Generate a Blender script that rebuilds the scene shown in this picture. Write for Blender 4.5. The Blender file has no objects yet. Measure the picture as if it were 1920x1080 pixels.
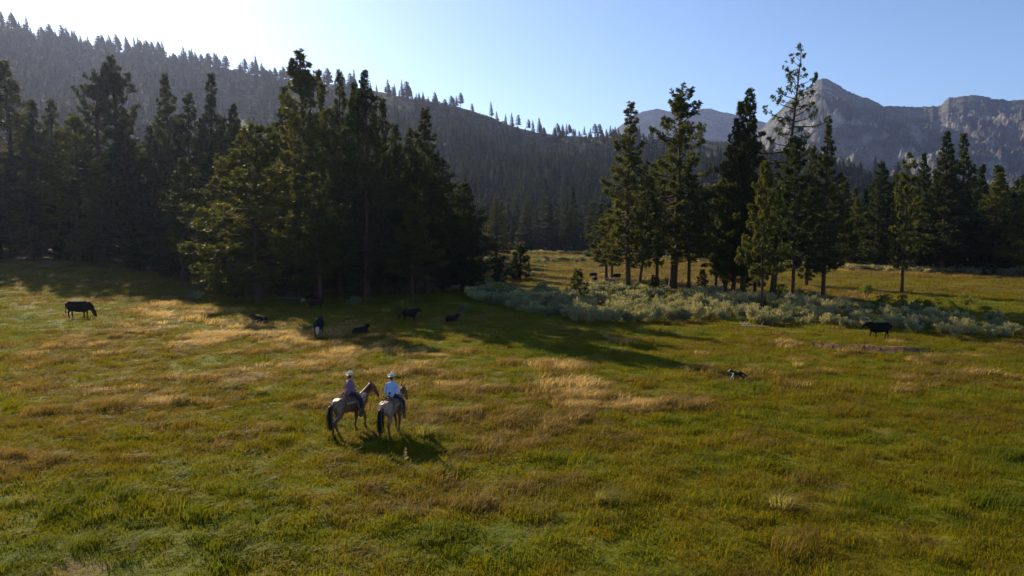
import bpy, bmesh, math, random
import numpy as np
from mathutils import Vector, Matrix, Euler

# ------------------------------------------------------------------ camera, sky, sun, exposure
SC = bpy.context.scene
COL = SC.collection
HC = 7.3                       # camera height above the near meadow
FPX = 1300.0                   # focal length in photograph pixels
PITCH = math.atan(105 / FPX)
cam_d = bpy.data.cameras.new('camera'); cam_d.sensor_width = 36; cam_d.lens = 36 * FPX / 1920
cam_d.clip_end = 30000; cam_d.clip_start = 0.1
cam = bpy.data.objects.new('camera', cam_d); COL.objects.link(cam)
cam.location = (0, 0, HC); cam.rotation_euler = (math.radians(90) - PITCH, 0, 0)
SC.camera = cam

SUN_EL, SUN_AZ = math.radians(26.2), math.radians(33.5)      # azimuth: degrees left of the view direction
world = bpy.data.worlds.new('World'); SC.world = world; world.use_nodes = True
wn = world.node_tree.nodes; wl = world.node_tree.links; wn.clear()
sky = wn.new('ShaderNodeTexSky'); sky.sky_type = 'NISHITA'; sky.sun_disc = False
sky.sun_elevation = SUN_EL; sky.sun_rotation = -SUN_AZ
sky.altitude = 1700; sky.air_density = 1.0; sky.dust_density = 0.9; sky.ozone_density = 3.5
bg = wn.new('ShaderNodeBackground'); bg.inputs['Strength'].default_value = 0.099
wo = wn.new('ShaderNodeOutputWorld')
wl.new(sky.outputs[0], bg.inputs[0]); wl.new(bg.outputs[0], wo.inputs[0])

sd = bpy.data.lights.new('sun', 'SUN'); sd.energy = 5.0; sd.angle = math.radians(0.5); sd.color = (1.0, 0.86, 0.60)
sun = bpy.data.objects.new('sun', sd); COL.objects.link(sun)
sdir = Vector((-math.sin(SUN_AZ) * math.cos(SUN_EL), math.cos(SUN_AZ) * math.cos(SUN_EL), math.sin(SUN_EL)))
sun.rotation_euler = sdir.to_track_quat('Z', 'Y').to_euler()

SC.view_settings.view_transform = 'Standard'; SC.view_settings.look = 'None'
SC.view_settings.gamma = 1.0; SC.view_settings.exposure = 0.74
SC.render.engine = 'CYCLES'
cy = SC.cycles
cy.use_denoising = True
cy.max_bounces = 6; cy.diffuse_bounces = 3; cy.glossy_bounces = 2; cy.transmission_bounces = 4
cy.volume_bounces = 1; cy.transparent_max_bounces = 4
cy.sample_clamp_indirect = 8

R0 = random.Random(7)
G = np.random.default_rng(11)

# ------------------------------------------------------------------ noise and terrain
def _hash(ix, iy, s):
    n = (ix.astype(np.int64) * 374761393 + iy.astype(np.int64) * 668265263 + s * 982451653) & 0xffffffff
    n = ((n ^ (n >> 13)) * 1274126177) & 0xffffffff
    n = (n ^ (n >> 16)) & 0xffff
    return n / 65535.0
def vnoise(x, y, s=0):
    x = np.asarray(x, float); y = np.asarray(y, float)
    ix = np.floor(x); iy = np.floor(y); fx = x - ix; fy = y - iy
    u = fx * fx * fx * (fx * (fx * 6 - 15) + 10); v = fy * fy * fy * (fy * (fy * 6 - 15) + 10)
    a = _hash(ix, iy, s); b = _hash(ix + 1, iy, s); c = _hash(ix, iy + 1, s); d = _hash(ix + 1, iy + 1, s)
    return (a * (1 - u) + b * u) * (1 - v) + (c * (1 - u) + d * u) * v
def fbm(x, y, s=0, o=4, gain=0.5):
    r = 0; a = 1.0; t = 0
    ca, sa = math.cos(0.6), math.sin(0.6)
    for i in range(o):
        r = r + a * vnoise(x, y, s + i * 17); t += a; a *= gain
        x, y = (x * ca - y * sa) * 2.03 + 5.1, (x * sa + y * ca) * 2.03 - 3.7
    return r / t            # 0..1
def ridged(x, y, s=0, o=5, gain=0.5):
    r = 0; a = 1.0; t = 0
    ca, sa = math.cos(0.5), math.sin(0.5)
    for i in range(o):
        n = 1 - np.abs(2 * vnoise(x, y, s + i * 13) - 1); r = r + a * n * n; t += a; a *= gain
        x, y = (x * ca - y * sa) * 2.07 + 2.3, (x * sa + y * ca) * 2.07 + 7.7
    return r / t
def sstep(a, b, x):
    t = np.clip((np.asarray(x, float) - a) / (b - a), 0, 1); return t * t * (3 - 2 * t)
CP, SP = math.cos(PITCH), math.sin(PITCH)
def height_for(Y, py):          # world z that shows at image row py at depth Y
    v = (540 - py) / FPX
    return HC + Y * (v * CP - SP) / (CP + v * SP)
def project(x, y, z):
    Z = z - HC; d = y * CP - Z * SP
    return 960 + FPX * x / d, 540 - FPX * (y * SP + Z * CP) / d
RPX = [-900, -600, -300, 0, 130, 250, 420, 520, 700, 830, 900, 1000, 1100, 1180, 1350, 1500, 1590, 1680, 1760, 1920, 2300, 3000]
RPY = [-120, -100, -60, 46, 88, 102, 128, 150, 172, 198, 213, 246, 258, 262, 262, 290, 312, 334, 362, 392, 400, 400]
def ridge_params(t):
    px = 960 + FPX * t
    py = np.interp(px, RPX, RPY)
    R = np.interp(px, [-900, 0, 600, 1130, 1500, 1920, 2300], [680, 740, 840, 940, 800, 700, 650])
    F = np.interp(px, [-300, 400, 800, 1130, 1400, 1920], [190, 215, 260, 300, 330, 380])
    v = (540 - py) / FPX
    Hr = HC + R * (v * CP - SP) / (CP + v * SP)
    return F, R, Hr
def T(x, y):
    x = np.asarray(x, float); y = np.asarray(y, float)
    z = 0.5 * (fbm(x / 26, y / 26, 3, 2) - 0.5) + 0.16 * (fbm(x / 3.1, y / 2.4, 5, 3) - 0.5)
    z = z + 0.15 * (ridged(x / 1.5, y / 1.1, 6, 2) - 0.5) * sstep(60, 35, y)
    z = z + 2.6 * sstep(55, 135, y) * sstep(-12, -75, x)
    # eroded bank beside the walking cow
    yb = 45.0 - (x - 20) * 0.34 + 1.1 * (vnoise(x / 1.3, x * 0 + 3, 9) - 0.5)
    z = z - 0.60 * sstep(0.35, -0.1, y - yb) * sstep(-2.6, -0.2, y - yb) * sstep(18.5, 20, x) * sstep(29, 26, x)
    t = x / np.maximum(y, 30)
    F, R, Hr = ridge_params(t)
    s = np.clip((y - F) / (R - F), 0, 1)
    h = Hr * (0.30 * s + 0.70 * s ** 1.7)
    bump = 26 * (fbm(x / 130, y / 130, 21, 4) - 0.5) * np.minimum(1, s * 2.5) * (1 - sstep(0.8, 1, s) * 0.85)
    bump = bump + 9 * (ridged(x / 45, y / 90, 31, 3) - 0.5) * sstep(0.15, 0.5, s) * (1 - sstep(0.85, 1, s) * 0.6)
    back = np.clip((y - R) / 700, 0, 1)
    return z + (h + bump) * (1 - 0.75 * back)
def Tz(x, y): return float(T(np.array([x]), np.array([y]))[0])
def at(px, py, zadd=0.0):       # where the sight line of an image point meets the ground
    u = (px - 960) / FPX; v = (540 - py) / FPX
    dx, dy, dz = u, CP + v * SP, -SP + v * CP
    z = 0.0
    k = (z - HC) / dz
    for _ in range(12):
        k = (z - HC) / dz
        z = Tz(dx * k, dy * k) + zadd
    return Vector((dx * k, dy * k, z - zadd))
def px_of(x, y): return 960 + FPX * x / y

# ------------------------------------------------------------------ helpers for objects
def tag(o, label=None, cat=None, group=None, kind=None):
    if label: o['label'] = label
    if cat: o['category'] = cat
    if group: o['group'] = group
    if kind: o['kind'] = kind
    return o
def empty(name, loc=(0, 0, 0), rz=0.0):
    o = bpy.data.objects.new(name, None); COL.objects.link(o)
    o.empty_display_size = 0.3; o.location = loc; o.rotation_euler = (0, 0, rz); return o
def mesh_from(name, V, F, smooth=False, mats=(), midx=None):
    me = bpy.data.meshes.new(name)
    me.from_pydata([tuple(v) for v in V] if not isinstance(V, np.ndarray) else V.tolist(), [], F if isinstance(F, list) else F.tolist())
    for m in mats: me.materials.append(m)
    if midx is not None: me.polygons.foreach_set('material_index', np.asarray(midx, dtype=np.int32))
    if smooth: me.polygons.foreach_set('use_smooth', np.ones(len(me.polygons), dtype=bool))
    me.update(); return me
def obj(name, me, parent=None, loc=None):
    o = bpy.data.objects.new(name, me); COL.objects.link(o)
    if parent: o.parent = parent
    if loc is not None: o.location = loc
    return o
def copy_tree(root, parent=None):
    c = root.copy(); COL.objects.link(c)
    if parent: c.parent = parent
    for ch in root.children: copy_tree(ch, c)
    return c
def fattr(me, name, arr, dom='POINT'):
    a = me.attributes.new(name, 'FLOAT', dom); a.data.foreach_set('value', np.asarray(arr, np.float32))
def vattr(me, name, arr, dom='POINT'):
    a = me.attributes.new(name, 'FLOAT_VECTOR', dom); a.data.foreach_set('vector', np.asarray(arr, np.float32).ravel())
def colattr(me, fn, name='Col'):
    n = len(me.vertices); co = np.empty(n * 3, np.float32); me.vertices.foreach_get('co', co); co = co.reshape(-1, 3)
    c = fn(co); c = np.concatenate([c, np.ones((n, 1))], 1)
    a = me.color_attributes.new(name, 'FLOAT_COLOR', 'POINT'); a.data.foreach_set('color', c.astype(np.float32).ravel())

# ------------------------------------------------------------------ materials
def newmat(name):
    m = bpy.data.materials.new(name); m.use_nodes = True; m.node_tree.nodes.clear()
    return m, m.node_tree.nodes, m.node_tree.links
def ramp(nodes, stops):
    r = nodes.new('ShaderNodeValToRGB'); e = r.color_ramp.elements
    while len(e) < len(stops): e.new(0.5)
    for i, (p, c) in enumerate(stops): e[i].position = p; e[i].color = (*c, 1)
    return r
def leaf_material(name, stops, trans=0.35, rough=0.5, spec=0.3, source='random', attr=None, noise_scale=0.0, tb=(1.5, 1.35, 0.8)):
    m, n, l = newmat(name)
    r = ramp(n, stops)
    if source == 'random':
        src = n.new('ShaderNodeObjectInfo').outputs['Random']
    else:
        a = n.new('ShaderNodeAttribute'); a.attribute_type = source; a.attribute_name = attr; src = a.outputs['Fac']
    if noise_scale:
        tc = n.new('ShaderNodeTexCoord'); nt = n.new('ShaderNodeTexNoise'); nt.inputs['Scale'].default_value = noise_scale
        nt.inputs['Detail'].default_value = 2
        l.new(tc.outputs['Object'], nt.inputs['Vector'])
        mm = n.new('ShaderNodeMath'); mm.operation = 'MULTIPLY_ADD'; mm.inputs[1].default_value = 1.2; mm.inputs[2].default_value = -0.6
        l.new(nt.outputs['Fac'], mm.inputs[0])
        ad = n.new('ShaderNodeMath'); ad.operation = 'ADD'; l.new(mm.outputs[0], ad.inputs[0]); l.new(src, ad.inputs[1]); src = ad.outputs[0]
    l.new(src, r.inputs[0])
    p = n.new('ShaderNodeBsdfPrincipled'); p.inputs['Roughness'].default_value = rough; p.inputs['Specular IOR Level'].default_value = spec
    l.new(r.outputs[0], p.inputs['Base Color'])
    t = n.new('ShaderNodeBsdfTranslucent')
    br = n.new('ShaderNodeVectorMath'); br.operation = 'MULTIPLY'; br.inputs[1].default_value = tb
    l.new(r.outputs[0], br.inputs[0]); l.new(br.outputs[0], t.inputs['Color'])
    mx = n.new('ShaderNodeMixShader'); mx.inputs[0].default_value = trans
    l.new(p.outputs[0], mx.inputs[1]); l.new(t.outputs[0], mx.inputs[2])
    o = n.new('ShaderNodeOutputMaterial'); l.new(mx.outputs[0], o.inputs[0])
    return m
def noise_material(name, c1, c2, scale=4, rough=0.8, bump=0.3, spec=0.3, stretch=(1, 1, 1), detail=6):
    m, n, l = newmat(name)
    tc = n.new('ShaderNodeTexCoord'); mp = n.new('ShaderNodeMapping'); mp.inputs['Scale'].default_value = stretch
    nt = n.new('ShaderNodeTexNoise'); nt.inputs['Scale'].default_value = scale; nt.inputs['Detail'].default_value = detail
    r = ramp(n, [(0.3, c1), (0.7, c2)])
    p = n.new('ShaderNodeBsdfPrincipled'); p.inputs['Roughness'].default_value = rough; p.inputs['Specular IOR Level'].default_value = spec
    b = n.new('ShaderNodeBump'); b.inputs['Strength'].default_value = bump; b.inputs['Distance'].default_value = 0.05
    o = n.new('ShaderNodeOutputMaterial')
    l.new(tc.outputs['Object'], mp.inputs[0]); l.new(mp.outputs[0], nt.inputs['Vector']); l.new(nt.outputs['Fac'], r.inputs[0])
    l.new(r.outputs[0], p.inputs['Base Color']); l.new(nt.outputs['Fac'], b.inputs['Height']); l.new(b.outputs[0], p.inputs['Normal'])
    l.new(p.outputs[0], o.inputs[0])
    return m
def coat_material(name, rough=0.55, spec=0.35, var=0.25, scale=14, sheen=0.0):
    m, n, l = newmat(name)
    a = n.new('ShaderNodeAttribute'); a.attribute_name = 'Col'
    tc = n.new('ShaderNodeTexCoord'); nt = n.new('ShaderNodeTexNoise'); nt.inputs['Scale'].default_value = scale; nt.inputs['Detail'].default_value = 5
    l.new(tc.outputs['Object'], nt.inputs['Vector'])
    mr = n.new('ShaderNodeMapRange'); mr.inputs[3].default_value = 1 - var; mr.inputs[4].default_value = 1 + var
    l.new(nt.outputs['Fac'], mr.inputs[0])
    vm = n.new('ShaderNodeVectorMath'); vm.operation = 'SCALE'; l.new(a.outputs['Color'], vm.inputs[0]); l.new(mr.outputs[0], vm.inputs['Scale'])
    p = n.new('ShaderNodeBsdfPrincipled'); p.inputs['Roughness'].default_value = rough; p.inputs['Specular IOR Level'].default_value = spec
    p.inputs['Sheen Weight'].default_value = sheen; p.inputs['Sheen Roughness'].default_value = 0.4
    b = n.new('ShaderNodeBump'); b.inputs['Strength'].default_value = 0.25; b.inputs['Distance'].default_value = 0.01
    l.new(nt.outputs['Fac'], b.inputs['Height']); l.new(b.outputs[0], p.inputs['Normal'])
    l.new(vm.outputs[0], p.inputs['Base Color'])
    o = n.new('ShaderNodeOutputMaterial'); l.new(p.outputs[0], o.inputs[0])
    return m
M = {}
TONE = [(0.0, (0.082, 0.104, 0.003)), (0.22, (0.132, 0.132, 0.003)), (0.46, (0.152, 0.126, 0.005)), (0.66, (0.112, 0.082, 0.011)), (0.84, (0.26, 0.175, 0.055)), (1.0, (0.50, 0.37, 0.17))]
M['grass'] = leaf_material('grass_blades', TONE, trans=0.5, rough=0.6, spec=0.12, source='INSTANCER', attr='tone')
M['tuft'] = leaf_material('bunch_grass_blades', [(0.0, (0.17, 0.17, 0.03)), (1.0, (0.33, 0.28, 0.09))], trans=0.5, rough=0.6, spec=.12)
M['needles'] = leaf_material('pine_needles', [(0.0, (0.020, 0.031, 0.010)), (0.5, (0.036, 0.046, 0.011)), (1.0, (0.068, 0.072, 0.014))], trans=0.42, tb=(2.3, 2.1, 0.9), rough=0.6, spec=0.22, noise_scale=0.45)
M['needles_far'] = leaf_material('far_pine_needles', [(0.0, (0.016, 0.028, 0.010)), (0.6, (0.028, 0.042, 0.013)), (1.0, (0.050, 0.056, 0.018))], trans=0.35, tb=(2.2, 2.1, 1.0), rough=0.8, spec=0.04)
M['sage'] = leaf_material('sagebrush_leaves', [(0.0, (0.11, 0.13, 0.075)), (0.45, (0.24, 0.245, 0.14)), (1.0, (0.37, 0.33, 0.155))], trans=0.3, rough=0.7, spec=0.2, noise_scale=0.9)
M['sage_dry'] = noise_material('sagebrush_twigs', (0.10, 0.075, 0.05), (0.2, 0.16, 0.11), 9)
M['shrub'] = leaf_material('shrub_leaves', [(0.0, (0.07, 0.10, 0.014)), (1.0, (0.19, 0.21, 0.024))], trans=0.5, rough=0.5, noise_scale=0.8)
M['chaparral'] = leaf_material('hillside_brush', [(0.0, (0.040, 0.055, 0.022)), (0.6, (0.075, 0.080, 0.030)), (1.0, (0.13, 0.105, 0.05))], trans=0.2, rough=0.8, spec=0.05)
M['bark'] = noise_material('pine_bark', (0.025, 0.014, 0.010), (0.095, 0.052, 0.032), 5, 0.9, 0.8, 0.2, (3, 3, 0.6))
M['deadwood'] = noise_material('bleached_wood', (0.30, 0.26, 0.21), (0.55, 0.50, 0.44), 6, 0.85, 0.5, 0.2, (3, 3, 1))
M['deadwood_shaded'] = noise_material('bleached_wood_in_shade', (0.07, 0.065, 0.06), (0.17, 0.155, 0.14), 6, 0.9, 0.5, 0.1, (3, 3, 1))  # darker copy of the bleached wood, shade under the trees put into its colour
M['coat'] = coat_material('animal_coat', 0.5, 0.4, 0.3, 9)
M['blackcoat'] = coat_material('cattle_coat', 0.75, 0.08, 0.3, 12)
M['skin'] = coat_material('person_skin', 0.5, 0.4, 0.08, 20)
M['hairdark'] = noise_material('dark_hair', (0.008, 0.006, 0.005), (0.03, 0.018, 0.012), 20, 0.5, 0.3, 0.4)
M['leather'] = noise_material('saddle_leather', (0.06, 0.028, 0.014), (0.16, 0.08, 0.04), 14, 0.5, 0.3, 0.4)
M['boot'] = noise_material('boot_leather', (0.05, 0.03, 0.02), (0.12, 0.07, 0.045), 14, 0.5, 0.3, 0.4)
M['blanket'] = noise_material('saddle_blanket', (0.16, 0.13, 0.10), (0.34, 0.29, 0.23), 22, 0.95, 0.5, 0.1)
M['denim'] = noise_material('dark_denim', (0.010, 0.013, 0.026), (0.025, 0.032, 0.055), 30, 0.9, 0.4, 0.15)
M['hat'] = noise_material('straw_hat', (0.62, 0.56, 0.44), (0.78, 0.73, 0.62), 40, 0.8, 0.3, 0.2)
M['hatband'] = noise_material('hat_band', (0.12, 0.08, 0.05), (0.2, 0.14, 0.09), 20, 0.7, 0.2, 0.2)
M['blueshirt'] = noise_material('pale_blue_cotton', (0.26, 0.38, 0.66), (0.36, 0.48, 0.76), 7, 0.85, 0.5, 0.15)
M['rope'] = noise_material('pale_rope', (0.45, 0.40, 0.32), (0.62, 0.56, 0.46), 60, 0.8, 0.5, 0.2)
def plaid():
    m, n, l = newmat('purple_plaid_cotton')
    tc = n.new('ShaderNodeTexCoord')
    w1 = n.new('ShaderNodeTexWave'); w1.bands_direction = 'Z'; w1.inputs['Scale'].default_value = 7
    w2 = n.new('ShaderNodeTexWave'); w2.bands_direction = 'Y'; w2.inputs['Scale'].default_value = 7
    for w in (w1, w2): l.new(tc.outputs['Object'], w.inputs['Vector'])
    ad = n.new('ShaderNodeMath'); ad.operation = 'ADD'; l.new(w1.outputs['Fac'], ad.inputs[0]); l.new(w2.outputs['Fac'], ad.inputs[1])
    r = ramp(n, [(0.2, (0.10, 0.035, 0.085)), (0.6, (0.20, 0.075, 0.15)), (0.95, (0.40, 0.26, 0.38))])
    hf = n.new('ShaderNodeMath'); hf.operation = 'MULTIPLY'; hf.inputs[1].default_value = 0.5; l.new(ad.outputs[0], hf.inputs[0]); l.new(hf.outputs[0], r.inputs[0])
    p = n.new('ShaderNodeBsdfPrincipled'); p.inputs['Roughness'].default_value = 0.85; l.new(r.outputs[0], p.inputs['Base Color'])
    o = n.new('ShaderNodeOutputMaterial'); l.new(p.outputs[0], o.inputs[0]); return m
M['plaid'] = plaid()

# ------------------------------------------------------------------ tone of the meadow (0 fresh green .. 1 bleached dry)
BLOND = [(-40, 74), (-31, 61), (-20, 51), (-12, 44), (-1.7, 37), (4.5, 32)]
def dist_poly(x, y, P):
    d = np.full(np.shape(x), 1e9)
    for (ax, ay), (bx, by) in zip(P[:-1], P[1:]):
        vx, vy = bx - ax, by - ay
        k = np.clip(((x - ax) * vx + (y - ay) * vy) / (vx * vx + vy * vy), 0, 1)
        d = np.minimum(d, np.hypot(x - ax - k * vx, y - ay - k * vy))
    return d
def tone(x, y):
    x = np.asarray(x, float); y = np.asarray(y, float)
    big = fbm(x / 13, y / 9, 41, 3); mid = fbm(x / 3.4, y / 2.6, 43, 3); fine = fbm(x / 0.8, y / 0.7, 47, 2)
    t = 0.24 + 0.85 * (big - 0.5) + 0.95 * (mid - 0.5) + 0.5 * (fine - 0.5)
    d = dist_poly(x, y, BLOND)
    t = t + 0.62 * np.exp(-(d / 5.2) ** 2) * sstep(9.5, 3, x) * sstep(0.36, 0.68, fbm(x / 2.6, y / 0.9, 44, 3))
    t = t + 0.34 * sstep(0.62, 0.82, fbm(x / 1.6, y / 0.7, 48, 3)) * sstep(26, 34, y) * sstep(70, 60, y)
    t = t + 0.17 * np.exp(-(((x + 16) / 11) ** 2 + ((y - 36) / 11) ** 2))
    t = t + 0.14 * sstep(12, 22, x) * sstep(24, 34, y) * sstep(62, 48, y)
    t = t - 0.10 * sstep(28, 18, y)
    near_ = dist_poly(x, y, BLOND); t = np.where((t > .66) & (near_ > 6) & (y < 28), .66 + (t - .66) * .4, t)
    far = sstep(68, 92, y)
    tf = 0.60 + 0.34 * (fbm(x / 60, y / 7, 51, 3) - 0.5) + 0.3 * (fbm(x / 16, y / 5, 52, 3) - 0.5)
    e = edge_depth(px_of(x, np.maximum(y, 20)))
    tf = tf + 0.32 * sstep(-16, -3, y - e) * sstep(30, 60, x)
    return np.clip(t * (1 - far) + tf * far, 0, 1)
def edge_depth(px):
    return np.interp(px, [-200, 300, 880, 900, 1060, 1200, 1400, 1600, 1750, 1920, 2200], [150, 135, 200, 262, 236, 192, 166, 136, 123, 116, 105])
def soil(x, y):
    yb = 44.6 - (x - 20) * 0.34
    s = np.exp(-((y - yb) / 0.95) ** 2) * sstep(18.6, 19.8, x) * sstep(28.5, 25, x)
    s = 1.3 * s * sstep(0.25, 0.5, fbm(x / 0.9, y / 0.9, 61, 3) + 0.12)
    s = s + 0.5 * sstep(0.78, 0.86, fbm(x / 2.3, y / 1.6, 63, 3)) * sstep(70, 20, y)
    return np.clip(s, 0, 1)

# ------------------------------------------------------------------ ground: one sheet from behind the camera over the ridge to the horizon
def build_ground():
    ys = [-60.0]
    while ys[-1] < 1500:
        y = ys[-1]; ys.append(y + (4 if y < 0 else 0.28 + max(0, y - 20) * 0.0068))
    ys += [1700, 2200, 3000, 4200, 6000]
    ys = np.array(ys)
    ts = np.linspace(-1.35, 1.35, 820)
    Yg, Tg = np.meshgrid(ys, ts, indexing='ij')
    Xg = Tg * (Yg + 95)
    Zg = T(Xg, Yg)
    flat = sstep(1500, 2200, Yg); Zg = Zg * (1 - flat)
    nY, nX = Yg.shape
    V = np.stack([Xg.ravel(), Yg.ravel(), Zg.ravel()], 1)
    i = np.arange((nY - 1) * (nX - 1)); r = i // (nX - 1); c = i % (nX - 1); a = r * nX + c
    F = np.stack([a, a + 1, a + nX + 1, a + nX], 1)
    me = bpy.data.meshes.new('ground')
    me.vertices.add(len(V)); me.vertices.foreach_set('co', V.astype(np.float32).ravel())
    me.loops.add(F.size); me.loops.foreach_set('vertex_index', F.astype(np.int32).ravel())
    me.polygons.add(len(F)); me.polygons.foreach_set('loop_start', (np.arange(len(F)) * 4).astype(np.int32))
    me.polygons.foreach_set('use_smooth', np.ones(len(F), bool))
    me.update(calc_edges=True)
    Fd, Rd, Hr = ridge_params(V[:, 0] / np.maximum(V[:, 1], 30))
    hill = sstep(-30, 60, V[:, 1] - Fd)
    e = edge_depth(px_of(V[:, 0], np.maximum(V[:, 1], 20)))
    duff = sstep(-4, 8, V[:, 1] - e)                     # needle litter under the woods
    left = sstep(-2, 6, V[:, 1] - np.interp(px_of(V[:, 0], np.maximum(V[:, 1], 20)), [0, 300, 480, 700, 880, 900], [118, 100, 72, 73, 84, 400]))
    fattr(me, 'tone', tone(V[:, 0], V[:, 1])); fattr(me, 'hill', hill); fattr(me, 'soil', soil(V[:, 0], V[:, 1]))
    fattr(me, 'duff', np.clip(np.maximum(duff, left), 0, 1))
    m, n, l = newmat('meadow_and_hillside')
    def A(nm):
        a_ = n.new('ShaderNodeAttribute'); a_.attribute_name = nm; return a_.outputs['Fac']
    geo = n.new('ShaderNodeNewGeometry')
    def N(sc, det, vec=None, rough=0.6):
        t = n.new('ShaderNodeTexNoise'); t.inputs['Scale'].default_value = sc; t.inputs['Detail'].default_value = det; t.inputs['Roughness'].default_value = rough
        l.new(vec or geo.outputs['Position'], t.inputs['Vector']); return t.outputs['Fac']
    def MA(src, k, c):
        q = n.new('ShaderNodeMath'); q.operation = 'MULTIPLY_ADD'; l.new(src, q.inputs[0]); q.inputs[1].default_value = k; q.inputs[2].default_value = c; return q.outputs[0]
    def ADD(a_, b_):
        q = n.new('ShaderNodeMath'); q.operation = 'ADD'; l.new(a_, q.inputs[0]); l.new(b_, q.inputs[1]); return q.outputs[0]
    def MIX(f, a_, b_):
        q = n.new('ShaderNodeMix'); q.data_type = 'RGBA'; l.new(f, q.inputs[0]); l.new(a_, q.inputs[6]); l.new(b_, q.inputs[7]); return q.outputs[2]
    tt = ADD(A('tone'), MA(N(2.2, 6), 0.7, -0.35))
    r = ramp(n, [(p, (c[0] * 0.85, c[1] * 0.85, c[2] * 0.6)) for p, c in TONE]); l.new(tt, r.inputs[0])
    rs = ramp(n, [(0.3, (0.09, 0.042, 0.022)), (0.7, (0.30, 0.165, 0.10))]); l.new(N(3.0, 6), rs.inputs[0])
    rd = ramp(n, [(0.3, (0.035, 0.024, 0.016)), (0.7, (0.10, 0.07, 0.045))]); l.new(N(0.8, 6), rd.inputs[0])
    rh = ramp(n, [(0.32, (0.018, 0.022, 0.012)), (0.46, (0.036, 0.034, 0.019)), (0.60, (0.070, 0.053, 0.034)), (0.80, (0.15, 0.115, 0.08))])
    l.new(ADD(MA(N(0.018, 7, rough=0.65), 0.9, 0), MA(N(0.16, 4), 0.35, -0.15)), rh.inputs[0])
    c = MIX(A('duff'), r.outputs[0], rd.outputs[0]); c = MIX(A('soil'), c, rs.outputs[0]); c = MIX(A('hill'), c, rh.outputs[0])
    p = n.new('ShaderNodeBsdfPrincipled'); p.inputs['Roughness'].default_value = 0.9; p.inputs['Specular IOR Level'].default_value = 0.1
    l.new(c, p.inputs['Base Color'])
    b = n.new('ShaderNodeBump'); b.inputs['Strength'].default_value = 0.9; b.inputs['Distance'].default_value = 0.12
    l.new(N(5.0, 6), b.inputs['Height']); l.new(b.outputs[0], p.inputs['Normal'])
    o = n.new('ShaderNodeOutputMaterial'); l.new(p.outputs[0], o.inputs[0])
    me.materials.append(m)
    g = obj('ground', me); tag(g, kind='structure'); return g
build_ground()

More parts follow.
